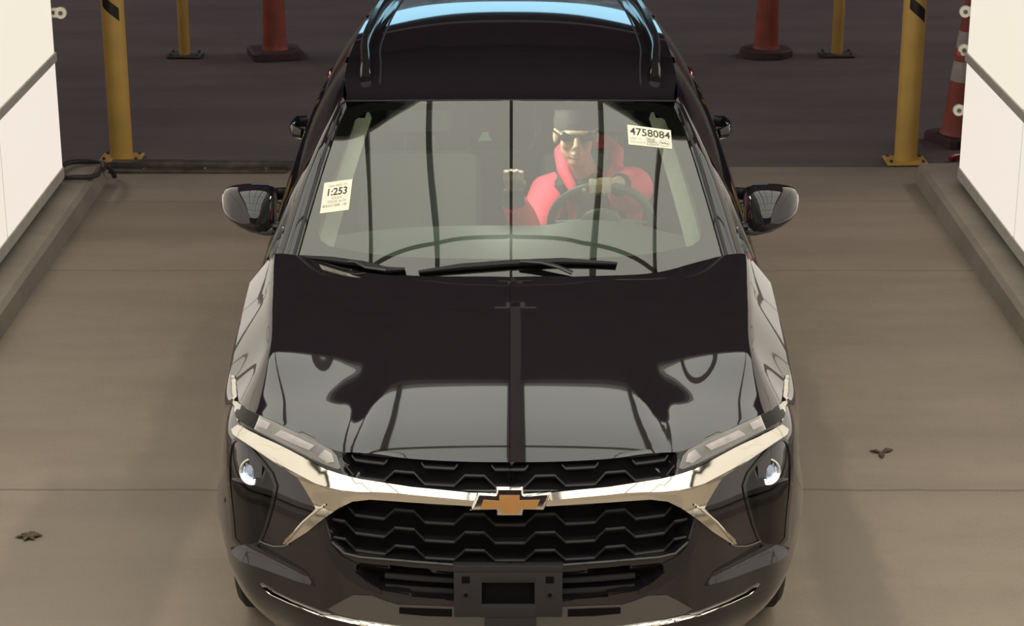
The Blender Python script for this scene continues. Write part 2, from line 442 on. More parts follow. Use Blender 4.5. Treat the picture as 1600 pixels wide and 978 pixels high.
# steel threshold with bolts
t = empty('steel_threshold', (-1.75, 6.3, 0), label='dark steel threshold angle bolted to the floor beside the left yellow bollard', cat='threshold')
MB().box(-2.31, -1.29, 6.225, 6.30, .003, .02, .003).box(-2.31, -1.20, 6.30, 6.37, .003, .05, .004).build('angle_bar', 'steel', t)
for x in (-2.1, -1.75, -1.4): MB().lathe([(.014, .019), (.014, .026), (.008, .030)], (x, 6.26, 0), 8).build('bolt', 'alloy', t)
# cable loop on left curb
pts = [(-2.385+.122*math.cos(a), 5.86+.19*math.sin(a), .128+.006*math.sin(3*a)) for a in [2*math.pi*k/40 for k in range(38)]]
pts += [(-2.29, 5.98, .125), (-2.255, 6.04, .08), (-2.25, 6.1, .02)]
MB().tube(pts, .014, 8).build('cable_loop', 'cable', None, label='black cable coiled in a loop on the left curb by the light wall', cat='cable')

def bollard(x, y, r, h, lab, grp, tape, base):
    t = empty('bollard', (x, y, 0), label=lab, cat='bollard', group=grp)
    MB().lathe([(r, .012), (r, h-.03), (r*.85, h-.01), (r*.4, h)], (x, y, 0), 36).build('post', 'yellow', t)
    bp = MB().box(x-base, x+base, y-base*.8, y+base*.8, 0, .014, .004)
    bp.build('base_plate', 'yellow' if r > .05 else 'steel', t)
    for sx in (-1, 1):
        for sy in (-1, 1): MB().lathe([(.010, .013), (.010, .026), (.004, .030)], (x+sx*base*.78, y+sy*base*.55, 0), 8).build('bolt', 'steel', t)
    if tape:
        # slanted black band segment wrapped round the post
        for k, (zc) in enumerate((.99, 1.32)):
            P = []
            a0, a1 = (-2.35, -.85) if x < 0 else (-2.2, -.7)
            for i in range(17):
                a = a0+(a1-a0)*i/16; zz = zc-(.085)*(i/16)
                P.append([(x+(r+.002)*math.cos(a), y+(r+.002)*math.sin(a), zz-.0), (x+(r+.002)*math.cos(a), y+(r+.002)*math.sin(a), zz-.075)])
            MB().grid(P).build('tape_band', 'blacktape', t, label='black slanted tape band')
bollard(-2.29, 6.56, .066, 1.55, 'thick yellow bollard with a slanted black tape band at the left curb end', None, True, .12)
bollard(2.31, 6.50, .066, 1.55, 'thick yellow bollard with a slanted black tape band at the right curb end', None, True, .12)
bollard(-2.34, 9.43, .040, 1.3, 'thin yellow bollard standing on the dark floor behind the left thick one', None, False, .12)
bollard(2.34, 9.46, .040, 1.3, 'thin yellow bollard standing on the dark floor behind the right thick one', None, False, .12)

def cone(x, y, r0, r1, h, base, lab, bands, rot=0.3, lump=False):
    t = empty('traffic_cone', (x, y, 0), label=lab, cat='traffic cone')
    R = Matrix.Rotation(rot, 3, 'Z')
    b = MB()
    rg = []
    n = 8 if lump else 4
    for z, k in ((0, 1.0), (.045, 1.0), (.055, .93)):
        ring = []
        for a in range(n*2):
            i = a//2; ang = 2*math.pi*(i+.5)/n+(-.09 if a % 2 == 0 else .09)+rot
            rr = base*(1 if n == 8 else 1.25)*k; ring.append((x+rr*math.cos(ang), y+rr*math.sin(ang)*.9, z))
        rg.append(ring)
    b.loft(rg).build('cone_base', 'conebase', t, ang=25)
    rad = lambda z: r0+(r1-r0)*(z-.05)/(h-.05)
    zs = [.05]
    for z0, z1 in bands: zs += [z0, z1]
    zs.append(h)
    body = MB().lathe([(r0*1.12, .05), (r0*1.03, .07)]+[(rad(z), z) for z in np.linspace(.09, h, 12)]+[(r1*.5, h+.005)], (x, y, 0), 28)
    body.build('cone_body', 'orange', t)
    for z0, z1 in bands:
        MB().lathe([(rad(z0)+.002, z0), (rad(z1)+.002, z1)], (x, y, 0), 28).build('reflective_band', 'conewhite', t)
cone(-1.69, 9.42, .088, .058, 1.05, .19, 'orange traffic cone with white band on a dark base, left of the car', [(.42, .58), (.72, .86)], .25)
cone(1.83, 9.45, .088, .058, 1.05, .19, 'orange traffic cone with white band on a round dark base, right of the car', [(.42, .58), (.72, .86)], .1, True)
cone(2.735, 6.98, .125, .03, .92, .18, 'orange traffic cone with two white bands half hidden behind the right light wall', [(.38, .50), (.58, .68)], .4)
MB().tube([(2.57, 6.5, .018), (2.60, 6.53, .02), (2.66, 6.58, .018)], [.012, .022, .010], 10).build('red_plug', 'red', None, label='small red plug lying on the floor at the foot of the half hidden cone', cat='plug')

def clip(px, py, lab, s):
    p = at_y(px, py, 5.66)
    t = empty('panel_clip', (p.x, 5.66, p.z), label=lab, cat='clip')
    x0 = p.x; xw = s*2.445
    MB().box(min(x0, xw)-.0, max(x0, xw), 5.655, 5.672, p.z-.026, p.z-.010, .003).box(min(x0, xw), max(x0, xw), 5.655, 5.672, p.z+.010, p.z+.026, .003).build('fork', 'clip', t)
    MB().lathe([(.030, -.012), (.032, -.006), (.032, .008), (.022, .012), (.010, .010)], (x0, 5.66, p.z), 20, 'y').build('clamp_head', 'clip', t)
    MB().lathe([(.012, -.016), (.012, -.012), (.006, -.010)], (x0, 5.66, p.z), 12, 'y').build('screw', 'steel', t)
clip(1508, 18, 'white plastic clip on the edge of the right light wall, uppermost of the three', 1)
clip(1506, 78, 'white plastic clip on the edge of the right light wall, middle of the three', 1)
clip(1498, 172, 'white plastic clip on the edge of the right light wall, lowest of the three', 1)
clip(95, 20, 'white plastic clip on the edge of the left light wall', -1)
MB().ell((*at_y(1497, 84, 5.64),), (.014, .01, .014)).build('reflector_button', 'red', None, label='small round red reflector beside the middle clip of the right light wall', cat='reflector')
def leafmb(px, py, name, lab, sc, arms):
    p = at_z(px, py, .004); mb = MB()
    for a, l in arms:
        d = Vector((math.cos(a), math.sin(a), 0)); q = Vector((-d.y, d.x, 0))
        c = Vector((p.x, p.y, .004))
        mb.add([c-q*.006*sc, c+d*l*.5*sc-q*.012*sc+Vector((0, 0, .006)), c+d*l*sc+Vector((0, 0, .003)), c+d*l*.5*sc+q*.012*sc+Vector((0, 0, .010)), c+q*.006*sc],
               [(0, 1, 2, 3, 4)])
        mb.add([c-q*.006*sc-Vector((0, 0, .002)), c+d*l*.5*sc-q*.012*sc, c+d*l*sc, c+d*l*.5*sc+q*.012*sc, c+q*.006*sc-Vector((0, 0, .002))], [(4, 3, 2, 1, 0)])
    mb.build(name, 'leaf', None, smooth=False, label=lab, cat='leaf')
leafmb(45, 838, 'dry_leaf', 'dry brown leaf on the floor at the left of the car', 1, [(0.1, .05), (1.2, .04), (2.5, .04), (3.3, .05), (4.5, .04), (5.4, .04)])
leafmb(1377, 707, 'dry_leaf', 'dry curled leaf on the floor at the right of the car', 1, [(0.5, .06), (2.7, .05), (4.6, .06)])

# ------------------------------------------------------------------ car surfaces
car = empty('car', (0, 2.25, 0), label='glossy black SUV with chrome grille bar and gold emblem inside the light booth', cat='car')
z0f = interp([-.3, .046, .15, .3, .5, .65, .8, 1.06, 1.5], [.68, .845, .886, .9292, .9752, 1.0087, 1.0375, 1.0635, 1.088])
xcf = interp([-.3, .37, .57, .96, 1.33, 1.6], [.79, .775, .745, .772, .798, .80])
wdf = interp([-.3, .09, .5, .8, 1.1], [.45, .44, .375, .35, .33])
def T(x, y):
    x = abs(x); z = z0f(y)-.030*(x/.8)**2
    hd = .008*(1-sst(.40, 1.0, y)); wd = wdf(y)
    z -= hd*sst(wd-.02, wd+.07, x)
    z += .016*sst(.2, .6, y)*sst(.50, .76, x)-.005*math.exp(-((x-.49)/.10)**2)*sst(.0, .5, y)
    t = (x-xcf(y)); k = .010+.05*(1-sst(.35, .62, y)); sp = .5*(t+math.sqrt(t*t+k*k))-.0
    z -= sp*1.18*(.55+.45*sst(.1, .6, y))
    return z
def hitT(dx, py):
    d = ray(CX+dx, py); lo, hi = 5.0/d.y, 8.0/d.y
    for _ in range(50):
        mi = (lo+hi)/2; p = CAM+d*mi
        if p.z > T(p.x, p.y): lo = mi
        else: hi = mi
    return CAM+d*lo
Epix = [(0, 722), (60, 721.5), (150, 717), (240, 707), (262, 706), (300, 692), (355, 664), (400, 644), (420, 632), (431, 612), (437, 588)]
E3 = [hitT(*p) for p in Epix]
print('E', [tuple(round(c, 3) for c in p) for p in E3], flush=True)
xe = max(p.x for p in E3)
SX = .884
# closed plan curve: front edge, side shoulder, tail
K = [(p.x, p.y, p.z) for p in E3]
endz = lambda x, y: T(x, y)
K += [(SX-.004, .80, T(SX-.004, .80)), (SX, 1.0, T(SX, 1.0)), (SX, 1.33, .925), (SX, 1.7, .905), (SX, 2.2, .925), (SX, 2.8, .960), (SX, 3.4, .980), (SX, 3.9, .985), (.875, 4.2, .98), (.84, 4.38, .98), (.74, 4.48, .97), (.5, 4.53, .96), (.25, 4.54, .96), (0, 4.545, .96)]
ts = [0]
for a, b_ in zip(K, K[1:]): ts.append(ts[-1]+math.dist(a, b_))
Kf = interp(ts, K)
TE = ts[len(E3)-1]; TR = ts[len(E3)+2]
prof_f = interp([0, .03, .08, .14, .25, .38, .48, .55, .60, .66, .72], [0, .020, .040, .050, .060, .055, .058, .060, .050, .015, -.04])
prof_s = interp([0, .02, .06, .14, .25, .38, .48, .58, .64, .70, .78], [0, .010, .022, .030, .026, .022, .030, .032, .012, -.03, -.06])
def Knorm(t):
    a = Kf(max(t-.02, 0)); b_ = Kf(min(t+.02, ts[-1])); d = np.array([b_[0]-a[0], b_[1]-a[1]])
    if t < .02: d = np.array([1., 0.])
    if t > ts[-1]-.02: d = np.array([-1., 0.])
    d /= np.linalg.norm(d); return (d[1], -d[0])
def skirt(t, h):
    p = Kf(t); n = Knorm(t); wt = sst(TE-.25, TE+.1, t); o = prof_f(h)*(1-wt)+prof_s(h)*wt+.028*math.exp(-((t-TE+.05)/.22)**2)*sst(.2, .36, h)*(1-sst(.38, .50, h))-.075*math.exp(-((t-TE+.08)/.26)**2)*sst(.46, .68, h)
    return Vector((p[0]+n[0]*o, p[1]+n[1]*o, p[2]-h))
# fine t list
tl = list(np.arange(0, TE+.2, .012))+list(np.arange(TE+.2, ts[-1], .03))+[ts[-1]]
hl = list(np.arange(0, .74, .012))
SK = [[skirt(t, h) for h in hl] for t in tl]
# patch A (bonnet + wing tops)
yR = interp([0, .42, .642, .789, .884], [1.075, 1.125, 1.25, 1.33, 1.34])
NA = [t for t in tl if t < TE]+[TE]
PA = []
us = [0, .004]+list(np.linspace(.02, 1, 60))
for t in NA:
    e = Kf(t); xr = .884*e[0]/xe; yr = yR(min(xr, .884)); row = []
    for u in us:
        x = e[0]+(xr-e[0])*u; y = e[1]+(yr-e[1])*u; z = T(x, y)
        row.append(Vector((x, y, z)))
    row[0] = Vector(e)
    PA.append(row)
def mirp(P): return [[Vector((-p.x, p.y, p.z)) for p in r] for r in P]
def full_bvh(grids):
    mb = MB()
    for g in grids: mb.grid(g); mb.grid(mirp(g), True)
    return BVHTree.FromPolygons(mb.v, mb.f)
# recess the grille openings into the fascia
upper_poly = [(262, 708), (153, 719), (60, 723), (0, 724), (0, 770), (64, 769), (153, 761), (234, 749), (258, 739)]
main_poly = [(0, 786), (59, 786), (153, 781), (216, 777), (243, 779), (262, 790), (285, 806), (276, 844), (258, 862), (234, 868), (153, 875), (86, 880), (0, 882)]
low_poly = [(0, 897), (95, 894), (200, 884), (236, 880), (240, 893), (222, 910), (198, 922), (150, 930), (89, 938), (0, 940)]
def project(p):
    d = p-CAM; dep = d.y*math.cos(PITCH)-d.z*math.sin(PITCH); u = d.y*math.sin(PITCH)+d.z*math.cos(PITCH)
    return (800+FPX*d.x/dep-CX, 489-FPX*u/dep)
hl_ = smoothpoly([(424, 686), (433, 694), (437, 720), (436, 757), (430, 809), (427, 850), (395, 850), (386, 833), (371, 783), (366, 750), (398, 710)], it=1)
bvh0 = full_bvh([SK, PA])
for i, t in enumerate(tl):
    if t > .75: break
    n = Knorm(t)
    for j, p in enumerate(SK[i]):
        q = project(p)
        for P, dep in ((upper_poly, .045), (main_poly, .05), (low_poly, .05), (hl_, .045)):
            if inpoly(q[0], q[1], P):
                dd = min(segdist(q[0], q[1], P[k], P[(k+1) % len(P)]) if not (abs(P[k][0]) < 1e-6 and abs(P[(k+1) % len(P)][0]) < 1e-6) else 99 for k in range(len(P)))
                if dd > (3 if P is not hl_ else 1): SK[i][j] = p-Vector((n[0], n[1], 0))*dep
bvh = full_bvh([SK, PA])
# split skirt into body parts
def skirt_part(name, t0, t1, h0=0, h1=9, **k):
    def on(s):
        mb = MB(); ii = [i for i, t in enumerate(tl) if t0-1e-6 <= t <= t1+1e-6]; 
        if ii[-1] < len(tl)-1: ii.append(ii[-1]+1)
        for i in ii[:-1]:
            for j in range(len(hl)-1):
                q = [SK[i][j], SK[i][j+1], SK[i+1][j+1], SK[i+1][j]]
                c = sum(q, Vector())/4
                if c.x > .7 and any(math.hypot(c.y-wy, c.z-.345) < .385 for wy in (.89, 3.59)): continue
                q = [Vector((s*p.x, p.y, p.z)) for p in q]
                mb.add(q, [(0, 1, 2, 3) if s > 0 else (3, 2, 1, 0)])
        return mb
    return on
def yT(y):  # t where the side reaches y
    lo, hi = TE, ts[-1]-1.0
    for _ in range(40):
        m_ = (lo+hi)/2
        if Kf(m_)[1] < y: lo = m_
        else: hi = m_
    return lo
f_front = skirt_part('b', 0, TE-.05)
mb = f_front(1); m2 = f_front(-1); mb.add(m2.v, m2.f); bumper = mb.build('front_bumper', 'paint', car, ang=60)
segs_ = [('fender', TE-.05, yT(1.36)), ('door', yT(1.38), yT(2.48)), ('door', yT(2.50), yT(3.32)), ('quarter_panel', yT(3.34), yT(4.22))]
DOORS = []
for nm, a, b_ in segs_:
    for s in (1, -1):
        o = skirt_part(nm, a, b_)(s).build(nm, 'paint', car, ang=60); DOORS.append((nm, s, o))
fb = skirt_part('rear', yT(4.22), ts[-1]); mb = fb(1); m2 = fb(-1); mb.add(m2.v, m2.f); mb.build('rear_bumper', 'paint', car, ang=60)
# arch liners
for s in (1, -1):
    for wy in (.89, 3.59):
        mb = MB(); P = []
        for k in range(29):
            a = math.radians(-5+178*k/28); P.append([(s*xx, wy+rr*math.cos(a), .345+rr*math.sin(a)) for xx, rr in ((.878, .374), (.884, .385), (.882, .397), (.86, .395), (.55, .39))])
        mb.grid(P, s < 0).build('wheel_arch_trim', 'matte', car)
# bonnet
def split_hood():
    ii = len(NA); cut = 0
    h = MB(); f = {1: MB(), -1: MB()}
    def isfender(p):  # wing outside the shut line
        return abs(p.x) > .775+.05*(p.y-.5) and p.y > .42
    for s in (1, -1):
        for i in range(len(NA)-1):
            for j in range(len(us)-1):
                q = [PA[i][j], PA[i+1][j], PA[i+1][j+1], PA[i][j+1]]
                c = sum(q, Vector())/4; q = [Vector((s*p.x, p.y, p.z)) for p in q]
                (f[s] if isfender(c) else h).add(q, [(0, 1, 2, 3) if s > 0 else (3, 2, 1, 0)])
    # turned down rear edge
    ed = [PA[i][-1] for i in range(len(NA))]
    for s in (1, -1): h.grid([[Vector((s*p.x, p.y, p.z)), Vector((s*p.x, p.y+.006, p.z-.03))] for p in ed if p.x < .80], s < 0)
    h.build('bonnet', 'paint', car, ang=60)
    for s in (1, -1): f[s].build('wing_top', 'paint', car, ang=60)
split_hood()

# windshield
WB = interp([0, .25, .5, .72], [(0, 1.130, 1.045), (.25, 1.150, 1.043), (.5, 1.200, 1.037), (.725, 1.290, 1.030)])
WT = interp([0, .20, .42, .585], [(0, 1.815, 1.478), (.20, 1.828, 1.474), (.42, 1.868, 1.463), (.590, 1.925, 1.448)])
def W(s, v):
    a = WB(.72*s); b_ = WT(.585*s); p = np.array(a)*(1-v)+np.array(b_)*v
    bul = .022*math.sin(math.pi*v)
    return Vector((p[0], p[1]-bul*.5, p[2]+bul*.87))
WG = [[W(i/40, j/40) for j in range(41)] for i in range(41)]
bw = full_bvh([WG])
mb = MB(); mb.grid(WG, True); mb.grid(mirp(WG)); mb.build('windscreen', 'glass', car, ang=80, label='clear windscreen with two paper labels behind it')
# frit border
outer = [(0, 156), (150, 156), (240, 157), (252, 159), (262, 178), (290, 262), (318, 345), (334, 398), (334, 420), (270, 434), (150, 438), (0, 438)]
inner = [(0, 172), (140, 171), (195, 171.5), (225, 175), (242, 187), (258, 225), (290, 318), (299, 362), (296, 375), (284, 384), (240, 393), (190, 400), (100, 404), (0, 405)]
fullo = outer+[(-x, y) for x, y in outer[::-1]][1:-1]; 
fulli = inner+[(-x, y) for x, y in inner[::-1]][1:-1]
bwx = BVHTree.FromPolygons(*(lambda m_: (m_.v, m_.f))(MB().grid([[p-Vector((0, -.004, .006))for p in r] for r in [[Vector((s*q.x*1.03, q.y, q.z)) for q in rr] for s, rr in [(-1, r_) for r_ in WG[::-1]]+[(1, r_) for r_ in WG]]])))
drape('windscreen_border', fullo, bwx, 'gloss', car, off=0, thick=.002, res=12, holes=[fulli])
cam_h = [(-64, 171), (-64, 218), (-58, 228), (28, 228), (36, 222), (38, 171)]
tri_h = [(-52, 219), (-43, 202), (-36, 202), (-28, 219)]
drape('camera_housing', cam_h, bwx, 'gloss', car, off=-.003, thick=.02, res=10, holes=[tri_h])
drape('camera_window', tri_h, bwx, 'interior', car, off=-.012, thick=.004, res=10)

# roof, pillars, greenhouse sides
Gf = interp([1.925, 2.3, 2.7, 3.4, 4.0, 4.3], [(.600, 1.445), (.618, 1.472), (.618, 1.485), (.592, 1.478), (.55, 1.45), (.52, 1.42)])
rcz = interp([1.80, 2.0, 2.3, 2.7, 3.1, 3.5, 4.0, 4.35], [1.478, 1.500, 1.520, 1.527, 1.525, 1.514, 1.482, 1.44])
RG = []
for i in range(31):
    s = i/30; row = []
    wt = WT(.585*s)
    for j in range(61):
        v = j/60; y = wt[1]+(4.35-wt[1])*v
        g = Gf(y); x = s*(g[0]+0*(1-v)); x = s*g[0]
        zc = rcz(y); zz = zc-(zc-g[1])*(abs(s)**2.6)
        if v < .12: k = 1-sst(0, .12, v); zz = zz*(1-k)+wt[2]*k; x = x*(1-k)+wt[0]*k
        row.append(Vector((x, y, zz)))
    RG.append(row)
mb = MB(); mb.grid(RG); mb.grid(mirp(RG), True); roof = mb.build('roof', 'paint', car, ang=80)
br = full_bvh([RG])
Bt = interp([1.30, 1.6, 2.5, 3.4, 4.2], [(.800, 1.030), (.812, 1.000), (.822, 1.005), (.812, 1.04), (.74, 1.08)])
PB = np.array((.792, 1.33, 1.032)); PT = np.array((.602, 1.925, 1.445))
def top(y):
    if y < 1.925:
        k = (y-1.33)/(1.925-1.33); p = PB*(1-k)+PT*k; return (p[0]+.012*math.sin(math.pi*k), p[2]+.016*math.sin(math.pi*k))
    g = Gf(y); return (g[0], g[1])
ys = list(np.linspace(1.34, 1.925, 14))+list(np.linspace(1.97, 4.15, 30))
def side_pt(y, v):
    a = top(y); b_ = Bt(y); bul = .03*math.sin(math.pi*v)
    return Vector((a[0]+(b_[0]-a[0])*v+bul, y, a[1]+(b_[1]-a[1])*v+bul*.4))
for s in (1, -1):
    P = [[Vector((s*side_pt(y, v).x, y, side_pt(y, v).z)) for v in np.linspace(0, 1, 12)] for y in ys]
    for y0_, y1_, m_ in ((0, 2.47, 'frontglass'), (2.47, 3.32, 'sideglass'), (3.32, 9, 'sideglass')):
        ii = [i for i, y in enumerate(ys) if y0_ <= y <= y1_]
        MB().grid([P[i][1:] for i in range(max(ii[0]-1, 0), ii[-1]+1)], s > 0).build('side_window', m_, car, ang=70)
    MB().grid([r[:2] for r in P], s > 0).build('roof_side_rail', 'paint', car, ang=70)
    # pillars over the glass
    def pil(name, y0, y1, m='gloss', v0=0.0, v1=1.0):
        mb = MB(); rr = []
        for v in np.linspace(v0, v1, 10):
            a = side_pt(max(y0, 1.34), v)
            p, q = side_pt(y0, v), side_pt(y1, v)
            rr.append([Vector((s*(p.x-.01), p.y, p.z)), Vector((s*(p.x+.008), p.y+.004, p.z+.002)), Vector((s*(q.x+.008), q.y-.004, q.z+.002)), Vector((s*(q.x-.01), q.y, q.z))])
        mb.grid(rr, s < 0).build(name, m, car)
    pil('door_pillar', 2.42, 2.52); pil('door_pillar', 3.28, 3.36); pil('quarter_pillar', 3.8, 4.15, 'paint')
    # A pillar
    mb = MB(); rr = []
    for k in np.linspace(0, 1, 16):
        wv = W(1.0, k); a = PB*(1-k)+PT*k; o_ = Vector((a[0]+.012*math.sin(math.pi*k), a[1], a[2]+.016*math.sin(math.pi*k)))
        up = (wv*.62+o_*.38)+Vector((.004, -.012, .020)); mid = (wv*.36+o_*.64)+Vector((.007, -.012, .020)); dn = (wv*.12+o_*.88)+Vector((.010, -.005, .010))
        rr.append([Vector((s*p.x, p.y, p.z)) for p in (wv-Vector((0, .002, -.000)), up, mid, dn, o_)])
    mb.grid(rr, s > 0).build('windscreen_pillar', 'paint', car, ang=50)
    # inner pale trim
    mb = MB(); rr = []
    for k in np.linspace(.04, .97, 12):
        a = W(.965, k)-Vector((0, 0, .0)); w_ = .050
        rr.append([Vector((s*(a.x+.03), a.y+.03, a.z-.05)), Vector((s*(a.x-.02), a.y+.02, a.z-.05)), Vector((s*(a.x-w_-.02), a.y+.10, a.z-.02-.05)), Vector((s*(a.x-w_), a.y+.2, a.z-.06))])
    mb.grid(rr, s < 0).build('pillar_inner_trim', 'trimlight', car, label='pale inner pillar trim')
    # shoulder shelf from belt to skirt top
    P = []
    for i, t in enumerate(tl):
        if TR-.001 <= t and SK[i][0].y < 4.2 and SK[i][0].x > .8:
            k0 = SK[i][0]; b_ = Bt(k0.y); bb = Vector((b_[0], k0.y, b_[1]))
            P.append([Vector((s*p.x, p.y, p.z)) for p in (bb, (bb*.75+k0*.25)+Vector((.0, 0, -.012)), (bb*.45+k0*.55)+Vector((.006, 0, .002)), (bb*.15+k0*.85)+Vector((.006, 0, .008)), k0)])
    MB().grid(P, s < 0).build('door_shoulder', 'paint', car, ang=70)
    # corner patch between bonnet rear edge, pillar foot and shoulder
    mb = MB(); a = T(.80, 1.30)
    q = [Vector((.72, 1.285, 1.026)), Vector((.80, 1.328, T(.80, 1.328))), Vector((.884, 1.34, .925)), Vector((.884, 1.42, .92)), Vector((.81, 1.42, 1.02)), Vector((.795, 1.345, 1.030))]
    mb.add([Vector((s*p.x, p.y, p.z)) for p in q], [(0, 1, 5), (1, 2, 3, 4), (1, 4, 5)]); mb.build('pillar_foot', 'gloss', car, smooth=False)
    # weatherstrip chrome-ish edge beside the windscreen
    MB().tube([Vector((s*(W(1, k).x+.010), W(1, k).y-.004, W(1, k).z+.008)) for k in np.linspace(0.02, 1, 14)], .006, 8).build('windscreen_moulding', 'matte', car)
MB().tube([Vector((s_*W(abs(s_), 1).x/abs(s_) if s_ else 0, W(abs(s_), 1).y+.002, W(abs(s_), 1).z+.001)) for s_ in np.linspace(-1, 1, 25) if s_ != 0], .003, 8).build('windscreen_top_moulding', 'matte', car)
# tailgate and rear window
tg = []
for s in np.linspace(-1, 1, 21):
    g = Gf(4.3); row = []
    for v in np.linspace(0, 1, 8):
        x = s*(.52+(.80-.52)*v**.7); row.append(Vector((x, 4.35+.17*v-.10*abs(s)**3, (1.405-.015*abs(s)**2)*(1-v)+.97*v)))
    tg.append(row)
MB().grid(tg, False).build('tailgate', 'paint', car)
rr = []
MB().loft([[Vector((x, 4.20, rcz(4.2)-.03*abs(x/.52)**2+.012)), Vector((x, 4.50-.05*abs(x/.52)**3, 1.40-.03*abs(x/.52)**2)), Vector((x, 4.48-.05*abs(x/.52)**3, 1.375-.03*abs(x/.52)**2)), Vector((x, 4.25, 1.385-.03*abs(x/.52)**2))] for x in np.linspace(-.53, .53, 17)]).build('rear_spoiler', 'gloss', car)
for s in (1, -1):
    MB().ell((s*.80, 4.02, .955), (.092, .50, .085), 24, 20).build('rear_haunch', 'paint', car)
    MB().ell((s*.825, 4.40, .98), (.055, .10, .05)).build('tail_lamp', 'darkred', car, label='dark red tail lamp')
    # roof rails
    rail = [(.532, 2.13, .018), (.535, 2.18, .040), (.542, 2.32, .052), (.556, 2.5, .056), (.553, 3.0, .056), (.535, 3.5, .052), (.52, 3.75, .042), (.512, 3.85, .012)]
    pts = []; rf = interp([p[1] for p in rail], [(p[0], p[2]) for p in rail])
    mb = MB(); rings = []
    for y in np.linspace(2.13, 3.85, 40):
        x, h = rf(y); g = Gf(max(y, 1.925)); zc = rcz(y); zr = zc-(zc-g[1])*min(1, x/g[0])**2.6
        hw = .019
        solid = True
        zb = zr-.004 if True else zr
        rings.append([Vector((s*(x-hw), y, zb)), Vector((s*(x-hw*.95), y, zr+h*.75)), Vector((s*(x-hw*.45), y, zr+h)), Vector((s*(x+hw*.45), y, zr+h)), Vector((s*(x+hw*.95), y, zr+h*.75)), Vector((s*(x+hw*1.1), y, zb-.012))])
    mb.loft(rings).build('roof_rail', 'gloss', car, ang=50)
    MB().tube([Vector((s*(rf(y)[0]-.055), y, br.find_nearest(Vector((s*(rf(y)[0]-.055), y, 1.5)))[0].z+.001)) for y in np.linspace(2.08, 4.1, 30)], .004, 6).build('roof_seam_strip', 'matte', car)

# door handles and door parts
def handles():
    for nm, s, o in DOORS:
        if nm != 'door': continue
        vv = [v.co.y+2.25 for v in o.data.vertices]; first = sum(vv)/len(vv) < 2.4
        y, z = (2.53, .872) if first else (3.44, .945)
        xs = .915
        pts = [(s*(xs-.012), y, z), (s*(xs+.022), y+.02, z+.002), (s*(xs+.036), y+.06, z+.004), (s*(xs+.038), y+.13, z+.006), (s*(xs+.028), y+.18, z+.008), (s*(xs-.012), y+.20, z+.008)]
        MB().tube(pts, [.016, .018, .017, .017, .018, .016], 12, 1.5, up=(0, 0, 1)).build('door_handle', 'gloss', o)
        MB().tube([(p[0]+s*.004, p[1]-.003, p[2]-.022) for p in pts], .004, 6).build('handle_trim', 'chrome', o, label='thin chrome edge of the handle')
handles()

# wheels
def wheel(s, y):
    t = empty('wheel', (s*.768, y-2.25, .345)); t.parent = car
    c = (s*.768, y, .345)
    prof = [(.225, -.105), (.27, -.112), (.32, -.108), (.340, -.09), (.345, -.04), (.345, .04), (.340, .09), (.32, .108), (.27, .112), (.225, .105)]
    MB().lathe(prof, c, 48, 'x').build('tyre', 'rubber', t)
    MB().lathe([(.226, -.10), (.226, .10), (.205, .098), (.200, .02), (.05, .02), (.03, -.02)] if s > 0 else [(.226, .10), (.226, -.10), (.205, -.098), (.200, -.02), (.05, -.02), (.03, .02)], c, 40, 'x').build('rim', 'alloy', t)
    for k in range(5):
        a = 2*math.pi*k/5+.3; mb = MB()
        p0 = Vector((c[0]+s*.075, c[1]+.03*math.cos(a), c[2]+.03*math.sin(a))); p1 = Vector((c[0]+s*.085, c[1]+.212*math.cos(a), c[2]+.212*math.sin(a)))
        mb.tube([p0, (p0+p1)/2+Vector((s*.012, 0, 0)), p1], [.035, .024, .034], 8, .5, up=(1, 0, 0)); mb.build('spoke', 'alloy', t)
    MB().lathe([(.035, .0), (.035, .02), (.02, .028)] if s > 0 else [(.02, -.028), (.035, -.02), (.035, 0)], (c[0]+s*.07, c[1], c[2]), 20, 'x').build('hub_cap', 'gloss', t)
for s in (1, -1):
    for y in (.89, 3.59): wheel(s, y)
MB().box(-.62, .62, .3, 4.3, .17, .24, .02).box(-.55, .55, .15, 1.1, .2, .7, .05).build('underbody', 'void', car)

